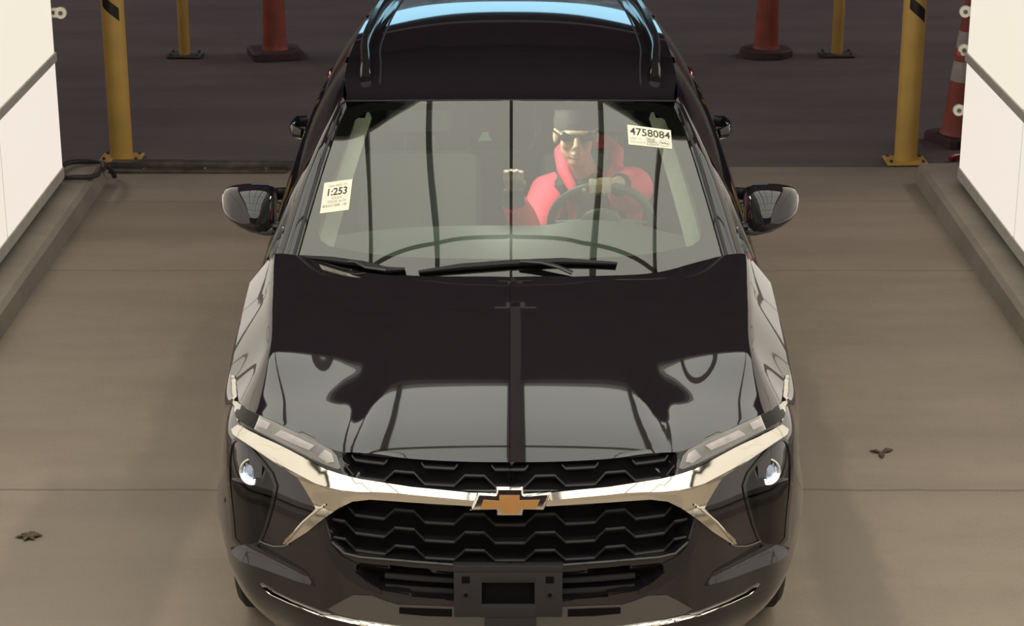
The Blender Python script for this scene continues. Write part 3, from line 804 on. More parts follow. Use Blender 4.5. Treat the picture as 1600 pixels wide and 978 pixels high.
# mirrors
def mirror(s):
    t = empty('door_mirror', (s*.86, 1.66-2.25, 1.04)); t.parent = car
    def ring(x, yc, zc, ry, rz, n=24, e=2.6, sh=0):
        r = []
        for k in range(n):
            a = 2*math.pi*k/n; ca, sa = math.cos(a), math.sin(a)
            dz = rz*math.copysign(abs(sa)**(2/e), sa); r.append(Vector((s*x, yc+ry*math.copysign(abs(ca)**(2/e), ca)+sh*dz, zc+dz)))
        return r
    st = [(.842, 1.835, 1.072, .030, .050), (.850, 1.825, 1.078, .052, .068), (.87, 1.815, 1.082, .066, .078), (.91, 1.805, 1.086, .072, .078), (.96, 1.81, 1.092, .068, .070), (1.0, 1.83, 1.096, .058, .057), (1.025, 1.85, 1.098, .042, .042), (1.038, 1.865, 1.099, .022, .022)]
    MB().loft([ring(*q, sh=.42) for q in st]).build('mirror_cap', 'paint', t, ang=80)
    st2 = [(.80, 1.80, 1.005, .030, .022), (.84, 1.80, 1.010, .040, .024), (.88, 1.80, 1.014, .062, .022), (.93, 1.805, 1.024, .066, .020), (.98, 1.82, 1.040, .055, .018), (1.015, 1.84, 1.060, .030, .014)]
    MB().loft([ring(*q, 20, 2.2) for q in st2]).build('mirror_lower_shell', 'lampgrey' if 0 else 'mirshell', t, ang=80)
    st3 = [(.78, 1.70, .985, .05, .028), (.81, 1.74, .993, .05, .026), (.85, 1.79, 1.008, .045, .022)]
    MB().loft([ring(*q, 16, 2.2) for q in st3]).build('mirror_arm', 'gloss', t, ang=80)
    MB().loft([ring(x, 1.885-.0, z, .010, r, 20, 2.6) for x, z, r in ((.855, 1.078, .05), (.87, 1.08, .065), (.93, 1.086, .066), (.99, 1.094, .052), (1.02, 1.097, .035))]).build('mirror_glass', 'mirrorglass', t)
M['mirshell'] = mat('grey_satin_plastic', (.085, .080, .078), .22, 0, .3)
for s in (1, -1): mirror(s)

# ------------------------------------------------------------------ nose details
def sym(P):
    n = len(P)
    for i in range(n):
        if abs(P[i][0]) < .01 and abs(P[i-1][0]) < .01: P = P[i:]+P[:i]; break
    return P+[(-x, y) for x, y in P[::-1] if abs(x) > .01]
drape('upper_grille', sym(upper_poly[::1]), bvh, 'void', car, off=.004, thick=.004, res=9)
UG = car.children[-1]
drape('main_grille', sym(main_poly), bvh, 'void', car, off=.004, thick=.004, res=9)
def child(n): return [o for o in car.children if o.name.split('.')[0] == n]
ug = child('upper_grille')[0]; mg = child('main_grille')[0]
drape('lower_intake', sym(low_poly), bvh, 'void', car, off=.004, thick=.004, res=10)
# honeycomb ribs, laid out in metres across the car's nose
def yfront(x, z):
    h = bvh0.ray_cast(Vector((x, -1.0, z)), Vector((0, 1, 0)))
    return h[0] if h[0] is not None else Vector((x, .1, z))
def zig(x, per=.2, lo=.084, di=.030):
    a = abs(((x+per/2) % per)-per/2)
    if a < lo/2: return 0
    if a < lo/2+di: return (a-lo/2)/di
    return 1
brk = []
k = -5
while k <= 5:
    c = k*.2
    brk += [c-.072, c-.042, c+.042, c+.072]; k += 1
brk = sorted(brk)
def rib(zr, amp, poly, parent, sag=0.0, k0=.0):
    segs = []; xs = []
    for a, b_ in zip(brk, brk[1:]):
        xs += [a, (a*2+b_)/3, (a+2*b_)/3]
    cur = []
    def ok(p): q = project(p); return inpoly(q[0], q[1], poly)
    rows = []
    for x in xs:
        z = zr+amp*zig(x)+sag*x*x
        p = yfront(x, z); pf = Vector((x, p.y+.004, z)); fl = zr-.012+amp*.12+sag*x*x
        rows.append((x, pf, Vector((x, p.y+.046, fl+.004)), ok(pf+Vector((0, 0, 0)))))
    runs = []; r = []
    for it in rows:
        if it[3]: r.append(it)
        elif r: runs.append(r); r = []
    if r: runs.append(r)
    for r in runs:
        if len(r) < 3: continue
        mb = MB(); rings = []
        for x, pf, pb, _ in r:
            rings.append([pf+Vector((0, 0, .0)), pf+Vector((0, -.005, -.004)), pf+Vector((0, -.002, -.009)), pf+Vector((0, .004, -.011)), pb+Vector((0, 0, -.006)), pb])
        mb.loft(rings).build('grille_rib', 'grillebar', parent, ang=25)
fullm = sym(main_poly); fullu = sym(upper_poly)
zc = lambda py: at_y(CX, py, 0).z
for py in (817, 844, 871): rib(zc(py)-.004, .031, fullm, mg, sag=.045)
rib(zc(790), .031, fullm, mg, sag=.045)
for py in (764, 742): rib(zc(py), .028, fullu, ug, sag=.045)
# grille surrounds
def line(name, pts, m, r, off, parent=car, mirror=True, B=bvh0, **k):
    P = [cast(B, *q) for q in resample(pts, 8, False)]; P = [h+n*off for h, n in P]
    for s in ((1, -1) if mirror else (1,)): MB().tube([Vector((s*p.x, p.y, p.z)) for p in P], r, 8).build(name, m, parent, **k)
line('grille_surround', [(290, 806), (278, 846), (258, 864), (234, 870), (153, 877), (86, 882), (0, 884)], 'gloss', .006, .002)
trim = [(296, 812), (300, 826), (276, 880), (256, 902), (232, 918), (200, 928), (200, 922), (224, 908), (242, 893), (238, 880), (262, 868), (280, 848), (289, 808)]
drape('intake_edge_trim', trim, bvh0, 'matte', car, off=.003, thick=.01, res=7, mirror=True)
# slats of lower intake
for py in (912, 930):
    P = []
    for x in np.linspace(-.36, .36, 25):
        z = zc(py)+.03*x*x; p = yfront(x, z); P.append(Vector((x, p.y+.02, z)))
    MB().tube(P, .007, 8, 1.4).build('intake_slat', 'matte', car)
# chrome bar with its two legs
chr_up = [(0, 770), (59, 769), (153, 760), (234, 747.5), (261, 741), (288, 732), (355, 696), (400, 674), (424, 663)]
chr_low = [(427, 669), (422, 675), (391, 697), (355, 721), (324, 742), (321, 748), (311, 766), (303, 786), (299, 793), (288, 789), (284, 788.5), (290, 793), (315, 812), (347, 842), (344, 848), (312, 827), (288, 809), (265, 792), (243, 780), (216, 776), (153, 780.5), (59, 786), (0, 787)]
# right hand half (mirror for left): leg runs outwards
leg = [(299, 793), (315, 812), (347, 842), (344, 848), (312, 827), (288, 808)]
chrome_poly = chr_up+[(427, 669), (422, 675), (391, 697), (355, 721), (324, 742), (313, 764), (304, 784), (300, 792), (317, 810), (348, 842), (344, 849), (312, 828), (288, 808), (265, 791), (243, 779.5), (216, 776), (153, 780.5), (59, 786), (0, 787)]
def chr_off(x, y):
    ax = abs(x); d = min(segdist(ax, y, chr_up[i], chr_up[i+1]) for i in range(len(chr_up)-1))
    return max(.022*min(d/chr_wd(ax), 1)-.00042*max(0, d-chr_wd(ax)), .008 if d > 15 else 0)
chr_wd = lambda ax: 7+13*sst(150, 290, ax)-9*sst(330, 420, ax)
_r = resample(chr_up, 6, False); _rl = []
for i in range(len(_r)):
    a, b_ = _r[max(i-1, 0)], _r[min(i+1, len(_r)-1)]; l = math.dist(a, b_); nx, ny = -(b_[1]-a[1])/l, (b_[0]-a[0])/l
    w_ = chr_wd(_r[i][0]); q_ = (_r[i][0]+nx*w_, _r[i][1]+ny*w_)
    if inpoly(q_[0], q_[1], chrome_poly) and q_[0] > 1: _rl.append(q_)
_rl = [(-x, y) for x, y in _rl[::-1]]+_rl
drape('chrome_bar', sym(chrome_poly), bvh0, 'chrome', car, off=.004, thick=.02, offf=chr_off, res=3.5, ang=24, flat=True, ridge=[_rl])
line('chrome_leg_edge', [(285, 789), (292, 792), (316, 812), (345, 845)], 'chrome', .0035, .02)
line('lamp_lower_trim', [(344, 850), (352, 853), (368, 853), (380, 849), (390, 845)], 'satin', .003, .003)
# daytime lamps
drl = smoothpoly([(420, 632), (400, 645), (355, 665), (300, 692), (272, 706), (264, 731), (269, 733), (297, 722), (355, 692), (400, 669), (420, 658), (424, 645)], sharp=(0, 5, 6), it=1)
for s in (1, -1): pass
def lampset(s):
    t = empty('daytime_lamp', (0, 0, 0)); t.parent = car; return t
def drape_side(name, poly, m, parent, s, **k):
    mb = MB(); B = k.pop('B', bvh0); kk = dict(k); kk.pop('label', None); ang = kk.pop('ang', 40)
    drape(name, poly, B, m, parent, into=mb, **kk)
    if s < 0: mb.v = [(-p[0], p[1], p[2]) for p in mb.v]; mb.f = [f[::-1] for f in mb.f]
    ex = {'label': k['label']} if 'label' in k else {}
    return mb.build(name, m, parent, ang=ang, **ex)
for s in (1, -1):
    d = drape_side('daytime_lamp', drl, 'lampgrey', car, s, off=.002, thick=.01, res=6)
    drape_side('light_guide', [(413, 640), (398, 650), (372, 662), (378, 672), (400, 662), (414, 655)], 'lampwhite', d, s, off=.008, thick=.004, res=6, pillow=(.004, 4), label='pale pink light guide')
    drape_side('light_guide', [(355, 673), (330, 684), (303, 697), (312, 704), (340, 692), (366, 680)], 'lampwhite', d, s, off=.008, thick=.004, res=6, pillow=(.004, 4), label='pale pink light guide')
    drape_side('light_guide', [(287, 703), (277, 709), (273, 722), (283, 724), (297, 714)], 'lampwhite', d, s, off=.008, thick=.004, res=6, pillow=(.004, 4), label='pale pink light guide')
    drape_side('lamp_lens', drl, 'lens', d, s, off=.016, thick=.003, res=6)
    drape_side('side_chrome_strip', [(434, 586), (429, 586), (425, 620), (420, 650), (424, 659), (430, 640), (434, 612)], 'chrome', car, s, off=.003, thick=.006, pillow=(.006, 4), res=4, flat=True)
    # main lamp in the bumper
    hl_ = smoothpoly([(424, 686), (433, 694), (437, 720), (436, 757), (430, 809), (427, 850), (395, 850), (386, 833), (371, 783), (366, 750), (398, 710)], it=1)
    h = drape_side('headlamp', hl_, 'lampdark', car, s, off=-.03, thick=.004, res=6)
    drape_side('lamp_surround', smoothpoly([(424, 681), (437, 692), (441, 720), (440, 757), (434, 810), (431, 854), (393, 855), (382, 835), (367, 785), (361, 750), (395, 706)], it=1), 'gloss', h, s, off=.004, thick=.03, res=5, holes=[hl_])
    drape_side('upper_reflector', [(424, 692), (431, 700), (433, 752), (374, 752), (371, 746), (398, 714)], 'lampgrey', h, s, off=-.022, thick=.004, res=6)
    p, n = cast(bvh0, 404, 738); p = p-n*.006
    mbp = MB(); ax = Vector((n.x*.2, -1, .25)).normalized(); q = ax.to_track_quat('Z', 'Y').to_matrix()
    def disc(mb, rr):
        rings = []
        for r, hh in rr: rings.append([p+q @ Vector((r*math.cos(a), r*math.sin(a), hh)) for a in [2*math.pi*k/24 for k in range(24)]])
        mb.loft(rings); 
        if s < 0: mb.v = [(-v[0], v[1], v[2]) for v in mb.v]; mb.f = [f[::-1] for f in mb.f]
        return mb
    disc(MB(), [(.042, -.02), (.042, .0), (.038, .003), (.034, -.006), (.032, -.012)]).build('projector_ring', 'chrome', h)
    disc(MB(), [(.028, -.012), (.027, -.002), (.021, .006), (.010, .010), (.002, .011)]).build('projector_lens', 'projlens' , h, label='glassy lit projector lens')
    pl = MB(); rings = []
    for a in np.linspace(math.radians(190), math.radians(350), 13):
        rings.append([p+q @ Vector((r*math.cos(a), -r*math.sin(a)*(-1), .004+dz)) for r, dz in ((.037, -.002), (.037, .004), (.021, .009), (.021, -.002))])
    pl.loft(rings)
    if s < 0: pl.v = [(-v[0], v[1], v[2]) for v in pl.v]; pl.f = [f[::-1] for f in pl.f]
    pl.build('lit_crescent', 'led', h, label='bright bluish white lit crescent')
    for (a, b_, m) in ((762, 768, 'lampgrey2'), (774, 779, 'lampgrey2'), (792, 813, 'lampgrey2')):
        x1_ = 424; x0_ = 380 if a < 790 else 385
        drape_side('lamp_reflector_bar', [(x1_, a), (x0_, a-1), (x0_+2, b_), (x1_-1, b_+1)], m, h, s, off=-.018, thick=.006, res=6, pillow=(.004, 4))
    for a in (824, 836):
        drape_side('lamp_fin', [(424, a), (395, a+7), (398, a+11), (423, a+4)], 'satin', h, s, off=-.014, thick=.008, res=6)
    drape_side('headlamp_lens', hl_, 'lens', h, s, off=-.008, thick=.002, res=5, offf=lambda x, y: -.024+.034*min(1, max(0, (y-690)/60)), flat=True, ang=20)
    drape_side('bumper_facet', [(427, 853), (412, 850), (395, 850), (318, 893), (304, 915), (377, 886), (412, 873), (425, 862)], 'paint', car, s, off=.002, thick=.012, res=5, offf=lambda x, y: .022*min(1, segdist(x, y, (412, 850), (312, 900))/19)*sst(296, 332, x), ang=50)
# silver lower skid and strip
strip_mid = [(383, 916), (370, 926.5), (342, 939.5), (294, 958.5), (244, 970.5), (178, 981), (90, 989), (0, 992)]
strip_mid = [(-x, y) for x, y in strip_mid]+strip_mid[::-1][1:]
strip = [(389, 911), (370, 924), (342, 937), (296, 955), (244, 966), (178, 976), (90, 984), (0, 987), (0, 998), (90, 995), (178, 987), (240, 976), (290, 963), (342, 942), (372, 928)]
drape('lower_chrome_strip', sym(strip), bvh0, 'chrome', car, off=.006, thick=.02, pillow=(.010, 5), res=4, ang=60, flat=True, ridge=[strip_mid])
skid = [(284, 951), (262, 938), (244, 929), (215, 930), (195, 938), (175, 944), (89, 947), (0, 948), (0, 988), (90, 985), (178, 977), (244, 965), (270, 959)]
drape('skid_plate', sym(skid), bvh0, 'satin', car, off=.004, thick=.01, res=8)
for s in (1, -1):
    drape_side('skid_vent', [(172, 948), (90, 951), (90, 962), (130, 961), (172, 957)], 'void', car, s, off=.007, thick=.004, res=8)
drape('emblem_frame', [(a-CX, b_) for a, b_ in [(735, 793), (747, 767), (775, 768), (774.7, 759), (817.8, 759), (818.5, 769), (861.6, 766), (849.4, 792.5), (817.8, 792), (817, 801), (775.7, 801), (775.7, 792)]], bvh0, 'chrome', car, off=.028, thick=.035, pillow=(.007, 4), res=2.5, ang=50, label='chrome rim of the cross shaped front emblem')
drape('emblem_face', [(a-CX, b_) for a, b_ in [(751, 789.5), (756, 777), (780.5, 778.5), (780.5, 771), (811.7, 771), (811.7, 777.7), (843, 777), (837, 789), (810.5, 788.7), (809.7, 797), (784.4, 797), (784.4, 789)]], bvh0, 'gold', car, off=.036, thick=.01, res=4, label='gold face of the front emblem')
# number plate bracket (no plate fitted)
pb = empty('plate_bracket', (0, -.05-2.25, .42)); pb.parent = car
yb = min(yfront(0, zc(925)).y, yfront(.17, zc(925)).y)-.03
Z = lambda py: at_y(CX, py, yb).z
XX = lambda px: at_y(px, 925, yb).x
q = MB()
q.box(XX(709), XX(753), yb, yb+.012, Z(965), Z(895), .004).box(XX(835), XX(879), yb, yb+.012, Z(965), Z(895), .004)
q.box(XX(750), XX(838), yb, yb+.012, Z(911), Z(895), .003).box(XX(750), XX(838), yb, yb+.012, Z(965), Z(945), .003)
q.build('plate_frame', 'bracket', pb, ang=30)
MB().box(XX(708), XX(880), yb+.002, yb+.05, Z(896), Z(884), .004).build('top_flange', 'bracket', pb)
MB().box(XX(748), XX(840), yb+.02, yb+.03, Z(948), Z(908)).box(XX(709), XX(879), yb+.03, yb+.07, Z(960), Z(896)).build('back_plate', 'void', pb)
for a, b_ in ((728, 906), (859, 906)): MB().box(XX(a-7), XX(a+7), yb-.001, yb+.006, Z(b_+6), Z(b_-6), .003).build('bolt_slot', 'void', pb)
for a, b_ in ((728, 929), (859, 929)):
    MB().box(XX(a-7), XX(a+7), yb-.003, yb+.006, Z(b_+6), Z(b_-6), .003).build('clip_boss', 'bracket', pb)
    MB().lathe([(.006, -.006), (.006, 0)], (XX(a), yb, Z(b_)), 10, 'y').build('rivet', 'void', pb)
for a, b_ in ((757, 838),): MB().box(XX(a), XX(b_), yb+.004, yb+.014, Z(995), Z(964), .003).build('bottom_tab', 'bracket', pb)

# ------------------------------------------------------------------ cowl, wipers
P = []
for s_ in np.linspace(-1, 1, 41):
    x = s_*.70; yy = yR(abs(x)); b_ = W(abs(s_)*.97, 0.0)
    P.append([Vector((x, yy+.004, T(x, yy)-.022)), Vector((x, (yy+b_.y)/2+.02, min(T(x, yy)-.025, 1.03))), Vector((x, b_.y+.05, b_.z+.012))])
MB().grid(P).build('cowl_panel', 'matte', car)
def wiper(name, blade, arm, hinge):
    t = empty('wiper', (0, 0, 0)); t.parent = car
    B = [cast(bw, a-CX, b_) for a, b_ in blade]; rr = []
    P = [h+n*.016 for h, n in B]; MB().tube(P, [.004]+[.008]*(len(P)-2)+[.004], 6, 1.4).build('wiper_blade', 'matte', t)
    P2 = [h+n*.004 for h, n in B]; MB().tube(P2, .004, 6).build('wiper_rubber', 'void', t)
    A = []
    for a, b_, h_ in arm: h, n = cast(bw, a-CX, b_); A.append(h+n*h_)
    MB().tube(A, [.012]+[.010]*(len(A)-2)+[.008], 8, .6).build('wiper_arm', 'wiparm', t)
M['wiparm'] = mat('satin_grey_black_arm', (.035, .032, .034), .3, 0, .2)
wiper('w', [(470, 405), (520, 410), (570, 417), (606, 426), (636, 433)], [(608, 432, .02), (575, 424, .025), (560, 417, .03), (548, 415, .024)], 0)
wiper('w', [(655, 429), (720, 421), (800, 415), (880, 412), (963, 416)], [(895, 434, .02), (870, 424, .028), (845, 418, .03), (812, 415, .026)], 0)

# ------------------------------------------------------------------ stickers
def flatmap(quad, B, off):
    # unit square -> quad of (dx,py): tl,tr,br,bl
    tl, tr, br_, bl = quad
    def f(u, v):
        a = (1-u)*(1-v); b_ = u*(1-v); c = u*v; d = (1-u)*v
        x = tl[0]*a+tr[0]*b_+br_[0]*c+bl[0]*d; y = tl[1]*a+tr[1]*b_+br_[1]*c+bl[1]*d
        h, n = cast(B, x-CX, y); return h+n*off
    return f
def text_mesh(body, f, u0, u1, v0, v1, m, name, parent, bold=0.0):
    c = bpy.data.curves.new(name, 'FONT'); c.body = body; c.resolution_u = 4; c.offset = bold
    o = bpy.data.objects.new(name, c); COL.objects.link(o)
    dg = bpy.context.evaluated_depsgraph_get(); me = bpy.data.meshes.new_from_object(o.evaluated_get(dg))
    bpy.data.objects.remove(o); bpy.data.curves.remove(c)
    xs = [v.co.x for v in me.vertices]; ys_ = [v.co.y for v in me.vertices]
    x0, x1, y0, y1 = min(xs), max(xs), min(ys_), max(ys_)
    mb = MB(); mb.add([f(u0+(u1-u0)*(v.co.x-x0)/(x1-x0), v1+(v0-v1)*(v.co.y-y0)/(y1-y0)) for v in me.vertices], [tuple(p.vertices) for p in me.polygons])
    bpy.data.meshes.remove(me)
    return mb.build(name, m, parent, smooth=False)
def sticker(quad, label):
    quadc = [(a-CX, b_) for a, b_ in quad]
    return drape('paper_sticker', quadc, bw, 'paper', car, off=.0015, thick=.001, res=8, label=label), flatmap(quad, bw, .0022)
def bars(f, u0, u1, v0, v1, n, name, par, m='inkgrey'):
    mb = MB(); w_ = (u1-u0)/n
    for i in range(n):
        if random.random() < .18: continue
        a = u0+i*w_; b_ = a+w_*random.uniform(.35, .8); mb.add([f(a, v0), f(b_, v0), f(b_, v1), f(a, v1)], [(0, 1, 2, 3)])
    mb.build(name, m, par, smooth=False)
s1, f1 = sticker([(507, 286), (551, 280), (545, 328), (500, 334)], 'cream paper label reading 1:253 low on the windscreen')
text_mesh('Sale 2025 10', f1, .2, .82, .10, .17, 'inkgrey', 'printed_text', s1)
text_mesh('1:253', f1, .18, .86, .22, .46, 'ink', 'printed_text', s1, .02)
text_mesh('2024', f1, .33, .70, .51, .58, 'inkgrey', 'printed_text', s1)
text_mesh('XG20 #:34', f1, .2, .86, .62, .71, 'inkgrey', 'printed_text', s1)
bars(f1, .07, .93, .75, .83, 34, 'barcode', s1)
s2, f2 = sticker([(980, 195), (1048, 204), (1050, 233), (982, 226)], 'cream paper label reading 4758084 high on the windscreen')
text_mesh('4758084', f2, .05, .97, .12, .50, 'ink', 'printed_text', s2, .01)
text_mesh('UNIT  C', f2, .04, .30, .62, .72, 'inkgrey', 'printed_text', s2)
text_mesh('2024 BLACK', f2, .05, .40, .80, .88, 'inkgrey', 'printed_text', s2)
text_mesh('DEALER', f2, .42, .62, .57, .68, 'ink', 'printed_text', s2)
text_mesh('GREEN', f2, .43, .66, .71, .80, 'ink', 'printed_text', s2)
text_mesh('LIGHT', f2, .43, .70, .84, .93, 'ink', 'printed_text', s2)
mb = MB(); R_ = []
for k in range(25):
    a = 2*math.pi*k/24; R_.append([f2(.83+.13*math.cos(a), .75+.17*math.sin(a)), f2(.83+.12*math.cos(a), .75+.15*math.sin(a))])
mb.grid(R_).build('drawn_oval', 'inkgrey', s2, smooth=False)
text_mesh('~~-', f2, .74, .92, .70, .80, 'ink', 'printed_text', s2)

# ------------------------------------------------------------------ cabin
cab = MB().box(-.70, .70, 1.5, 4.0, .25, .32, .02).build('cabin_floor', 'interior', car)
P = []
for s_ in np.linspace(-1, 1, 31):
    x = s_*.76; hump = .05*math.exp(-((x-.34)/.17)**4); ox = abs(s_)**3
    P.append([Vector((x*.93, 1.17+.10*ox, 1.0)), Vector((x*.96, 1.35+.06*ox, 1.005)), Vector((x, 1.55, 1.035-.05*ox+hump*.2)), Vector((x, 1.70, 1.052-.07*ox+hump*.5)), Vector((x, 1.76, 1.02-.05*ox+hump*.4)), Vector((x, 1.76, .75)), Vector((x, 1.70, .5))])
MB().grid(P).build('dashboard', 'dash', car)
MB().box(-.13, .11, 1.72, 1.75, .90, 1.00, .008).build('centre_screen', 'interior', car)
def seat(x, y, wd, parent_name='seat', z0=.32):
    t = empty(parent_name, (x, y-2.25, z0)); t.parent = car
    MB().box(x-wd/2, x+wd/2, y-.48, y+.02, z0+.02, z0+.20, .06).build('cushion', 'seat', t)
    R = Matrix.Rotation(math.radians(-20), 3, 'X')
    MB().box(-wd/2, wd/2, -.07, .07, 0, .62, .06, R, (x, y+.02, z0+.14)).build('backrest', 'seat', t)
    if wd < .7:
        MB().box(-.13, .13, -.05, .05, .68, .86, .045, R, (x, y+.02, z0+.14)).build('headrest', 'seat', t)
        for dx in (-.06, .06): MB().tube([R @ Vector((dx, 0, .58))+Vector((x, y+.02, z0+.14)), R @ Vector((dx, 0, .72))+Vector((x, y+.02, z0+.14))], .007, 8).build('headrest_post', 'seat', t)
seat(.37, 2.55, .5); seat(-.37, 2.55, .5); seat(0, 3.35, 1.25, 'rear_bench')
MB().box(-.12, .12, 1.6, 2.5, .3, .6, .04).build('centre_console', 'interior', car)
dl = empty('cabin_fill', (0, 2.2-2.25, 1.45)); dl.parent = car  # fill light added under the roof to brighten the driver and cabin
MB().box(-.09, .07, 2.12, 2.2, 1.44, 1.455, .005).build('fill_cover', 'lampgrey', dl)
ld = bpy.data.lights.new('cabin_fill_light', 'AREA'); ld.size = .14; ld.energy = 2.8; ld.color = (1, .95, .85)
lo = bpy.data.objects.new('cabin_fill_light', ld); COL.objects.link(lo); lo.parent = dl; lo.location = (0, -.03, -.02)
# steering wheel
swc = Vector((.33, 1.90, 1.005)); SR = Matrix.Rotation(math.radians(118), 3, 'X')
sw = empty('steering_wheel', (.33, 1.90-2.25, 1.005)); sw.parent = car
pts = [swc+SR @ Vector((.182*math.cos(a), .182*math.sin(a), 0)) for a in [2*math.pi*k/48 for k in range(49)]]
MB().tube(pts, .0155, 12, up=tuple(SR @ Vector((0, 0, 1))), cap=False).build('rim', 'dash', sw)
MB().ell(swc-SR @ Vector((0, 0, .0)), (.075, .065, .03), rot=SR).build('hub', 'dash', sw)
for a in (0, math.pi, -math.pi/2): MB().tube([swc+SR @ Vector((.05*math.cos(a), .05*math.sin(a), 0)), swc+SR @ Vector((.175*math.cos(a), .175*math.sin(a), 0))], [.022, .012], 8, .5).build('spoke', 'dash', sw)
rm = MB().box(-.13, .11, 1.93, 1.96, 1.315, 1.375, .012).build('rear_view_mirror', 'interior', car)

# ------------------------------------------------------------------ driver
def remesh(o, vox, sm=4):
    r = o.modifiers.new('r', 'REMESH'); r.mode = 'VOXEL'; r.voxel_size = vox; r.use_smooth_shade = True
    s_ = o.modifiers.new('s', 'SMOOTH'); s_.factor = .5; s_.iterations = sm
drv = empty('person', (.34, 2.40, .52), label='person at the steering wheel in pink hi-vis jacket and sunglasses, one hand raised', cat='person')
Vv = Vector
pel = Vv((.36, 2.42, .55)); chest = Vv((.33, 2.38, .92)); neck = Vv((.30, 2.33, 1.06)); head = at_y(900, 213, 2.28)
shR = Vv((.15, 2.34, .985)); shL = Vv((.465, 2.34, 1.0))   # shR is on the image left
elR = Vv((.07, 2.02, .90)); wrR = at_y(802, 300, 1.93)
handR = at_y(803, 277, 1.92)
elL = at_y(976, 300, 2.12); 
swtop = swc+SR @ Vector((.182*math.cos(1.45), .182*math.sin(1.45), 0))
handL = at_y(941, 292, swtop.y-.005); wrL = handL+Vv((.06, .07, -.005))
print('head', head, 'handL', handL, 'swtop', swtop, 'handR', handR, flush=True)
b = MB()
b.tube([pel, (pel+chest)/2, chest, chest+Vv((-.01, -.02, .10)), neck], [.15, .135, .155, .10, .055], 16, .75, up=(0, 1, 0))
b.tube([neck-Vv((0, 0, .03)), head-Vv((0, -.01, .06))], [.056, .05], 14)
# head: skull, jaw, cheeks, chin, nose, brow, ears, lips
b.ell(head+Vv((0, .02, .035)), (.074, .092, .085)); b.ell(head+Vv((0, -.005, -.035)), (.060, .070, .070)); b.ell(head+Vv((0, -.035, -.085)), (.032, .030, .024))
b.tube([head+Vv((0, -.072, .025)), head+Vv((0, -.092, -.005)), head+Vv((0, -.100, -.022))], [.009, .012, .015], 10); b.ell(head+Vv((0, -.070, .032)), (.058, .02, .012))
for s in (-1, 1): b.ell(head+Vv((s*.078, .015, 0)), (.010, .020, .032)); b.ell(head+Vv((s*.036, -.052, -.015)), (.024, .022, .024)); b.ell(head+Vv((s*.013, -.088, -.026)), (.009, .009, .008))
b.ell(head+Vv((0, -.074, -.050)), (.024, .012, .006)); b.ell(head+Vv((0, -.072, -.062)), (.022, .012, .007))
# arms
b.tube([shR, (shR+elR)/2, elR], [.06, .05, .042], 14); b.tube([elR, (elR*.6+wrR*.4), wrR], [.042, .040, .027], 14)
b.tube([shL, (shL+elL)/2, elL], [.06, .05, .042], 14); b.tube([elL, (elL*.55+wrL*.45), wrL], [.042, .038, .026], 14)
# raised hand, fingers curled forward
b.tube([wrR, wrR+(handR-wrR)*.5, handR], [.026, .033, .036], 14, .7, up=(0, 1, 0))
for i, (dx, ln) in enumerate(((-.030, .030), (-.011, .036), (.009, .034), (.027, .027))):
    k0 = handR+Vv((dx, -.012, .012)); b.tube([k0-Vv((0, 0, .02)), k0+Vv((0, -.012, ln*.55)), k0+Vv((0, -.036, ln*.5)), k0+Vv((0, -.048, ln*.5-.022)), k0+Vv((0, -.036, ln*.5-.036))], [.010, .0098, .0092, .0085, .0078], 10)
b.tube([handR+Vv((.028, -.01, -.035)), handR+Vv((.036, -.032, -.012)), handR+Vv((.022, -.050, .0)), handR+Vv((.004, -.056, .002))], [.012, .011, .010, .009], 10)
# hand on the wheel
b.tube([wrL, handL+Vv((.025, .030, .006)), handL+Vv((-.005, .006, .010))], [.026, .034, .036], 14, .6, up=(0, 0, 1))
for i, (dx, ln) in enumerate(((-.040, .9), (-.020, 1.0), (.001, 1.0), (.021, .85))):
    k0 = handL+Vv((dx, .004, .016)); b.tube([k0+Vv((.006, .012, 0)), k0+Vv((0, -.014*ln, .008)), k0+Vv((0, -.034*ln, -.002)), k0+Vv((0, -.036*ln, -.026)), k0+Vv((0, -.018, -.040))], [.011, .0105, .010, .0095, .0085], 10)
b.tube([handL+Vv((-.03, .02, .0)), handL+Vv((-.058, .008, -.008)), handL+Vv((-.070, -.010, -.014))], [.013, .011, .009], 10)
# legs (mostly hidden)
for s in (-1, 1): b.tube([pel+Vv((s*.09, 0, 0)), Vv((.36+s*.12, 2.02, .62)), Vv((.36+s*.11, 1.78, .36)), Vv((.36+s*.11, 1.70, .34))], [.085, .062, .045, .04], 12)
body = b.build('body', 'skin', drv); remesh(body, .0045, 3)
j = MB()
j.tube([pel-Vv((0, 0, .03)), (pel+chest)/2, chest, chest+Vv((-.01, -.015, .07)), neck-Vv((0, 0, .02))], [.175, .165, .185, .135, .085], 18, .74, up=(0, 1, 0))
j.tube([shR+Vv((.05, 0, .01)), shR, (shR*.5+elR*.5)+Vv((-.005, 0, 0)), elR], [.085, .082, .070, .064], 16)
j.tube([elR, (elR*.5+wrR*.5), wrR-Vv((0, 0, .035))], [.062, .056, .046], 16)
j.tube([shL-Vv((.05, 0, -.01)), shL, (shL*.5+elL*.5)+Vv((.012, 0, .012)), elL], [.085, .088, .084, .070], 16)
j.tube([elL, (elL*.5+wrL*.5), wrL+(elL-wrL)*.18], [.066, .056, .042], 16)
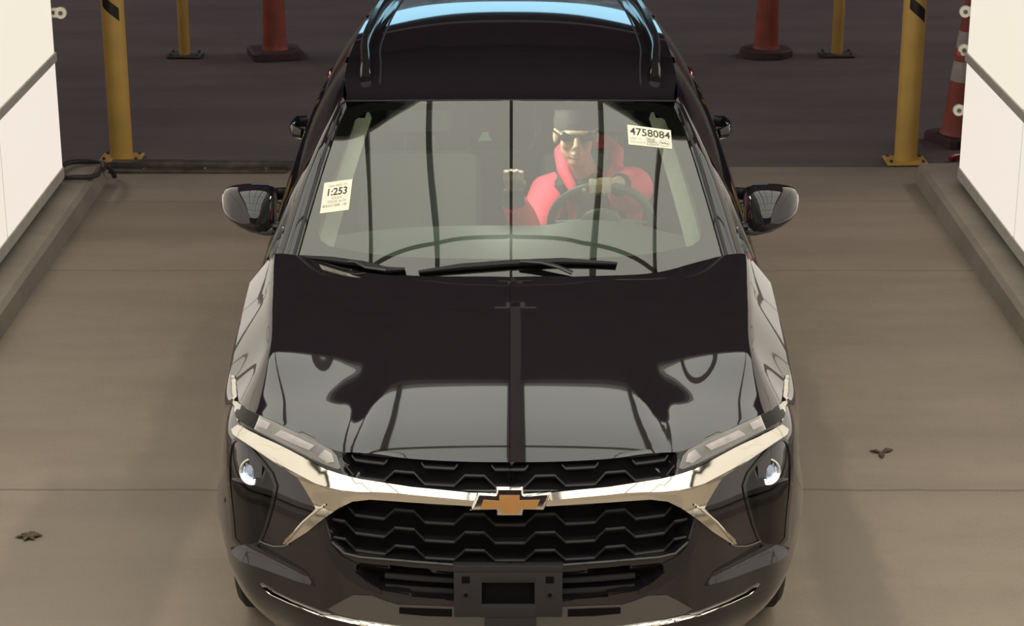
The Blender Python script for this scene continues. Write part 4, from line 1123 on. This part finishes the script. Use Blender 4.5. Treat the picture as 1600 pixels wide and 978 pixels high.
j.tube([neck+Vv(q) for q in ((-.06, -.10, -.03), (-.10, -.05, .04), (-.108, .02, .09), (-.07, .09, .11), (0, .11, .11), (.07, .09, .11), (.108, .02, .09), (.10, -.05, .04), (.06, -.10, -.03))], [.020, .026, .029, .030, .030, .030, .029, .026, .020], 12)
jk = j.build('jacket', 'pink', drv, label='bright pink hi-vis jacket'); remesh(jk, .009, 4)
# dark inner shirt panel, cuffs, vest stripes
MB().tube([chest+Vv((-.01, -.13, -.12)), chest+Vv((-.01, -.135, .0)), neck+Vv((0, -.07, -.03)), neck+Vv((0, -.045, .02))], [.055, .07, .06, .045], 14, .35, up=(0, 1, 0)).build('shirt_front', 'darkcloth', drv)
MB().tube([wrR-Vv((0, 0, .045)), wrR-Vv((0, 0, .02)), wrR+Vv((0, 0, .008))], [.047, .042, .036], 16).build('cuff', 'darkcloth', drv, label='black cuff of the raised arm')
d = (wrL-elL).normalized(); MB().tube([wrL-d*.05, wrL-d*.03, wrL-d*.01], [.044, .04, .034], 16).build('cuff', 'darkcloth', drv)
for s, sh in ((-1, shR), (1, shL)):
    MB().tube([sh+Vv((-s*.05, -.095, -.14)), sh+Vv((-s*.045, -.100, -.04)), sh+Vv((-s*.035, -.075, .055)), sh+Vv((-s*.03, 0, .090))], .022, 8, .35, up=(0, 1, .4)).build('dark_strap', 'darkcloth', drv)
# cap and glasses
mb = MB(); rings = []
for z, k in ((.035, 1.0), (.06, 1.02), (.09, .95), (.115, .75), (.130, .4), (.134, .05)):
    rings.append([head+Vv((.084*k*math.cos(a), .02+.100*k*math.sin(a), z)) for a in [2*math.pi*i/24 for i in range(24)]])
mb.loft(rings).build('cap', 'hair', drv, label='dark knitted cap')
mb = MB()
for s in (-1, 1): mb.ell(head+Vv((s*.036, -.074, .018)), (.034, .014, .021), 16, 8)
mb.tube([head+Vv((-.02, -.086, .024)), head+Vv((.02, -.086, .024))], .004, 6)
for s in (-1, 1): mb.tube([head+Vv((s*.066, -.068, .022)), head+Vv((s*.082, -.02, .022)), head+Vv((s*.082, .03, .018))], .004, 6)
mb.build('sunglasses', 'shades', drv)
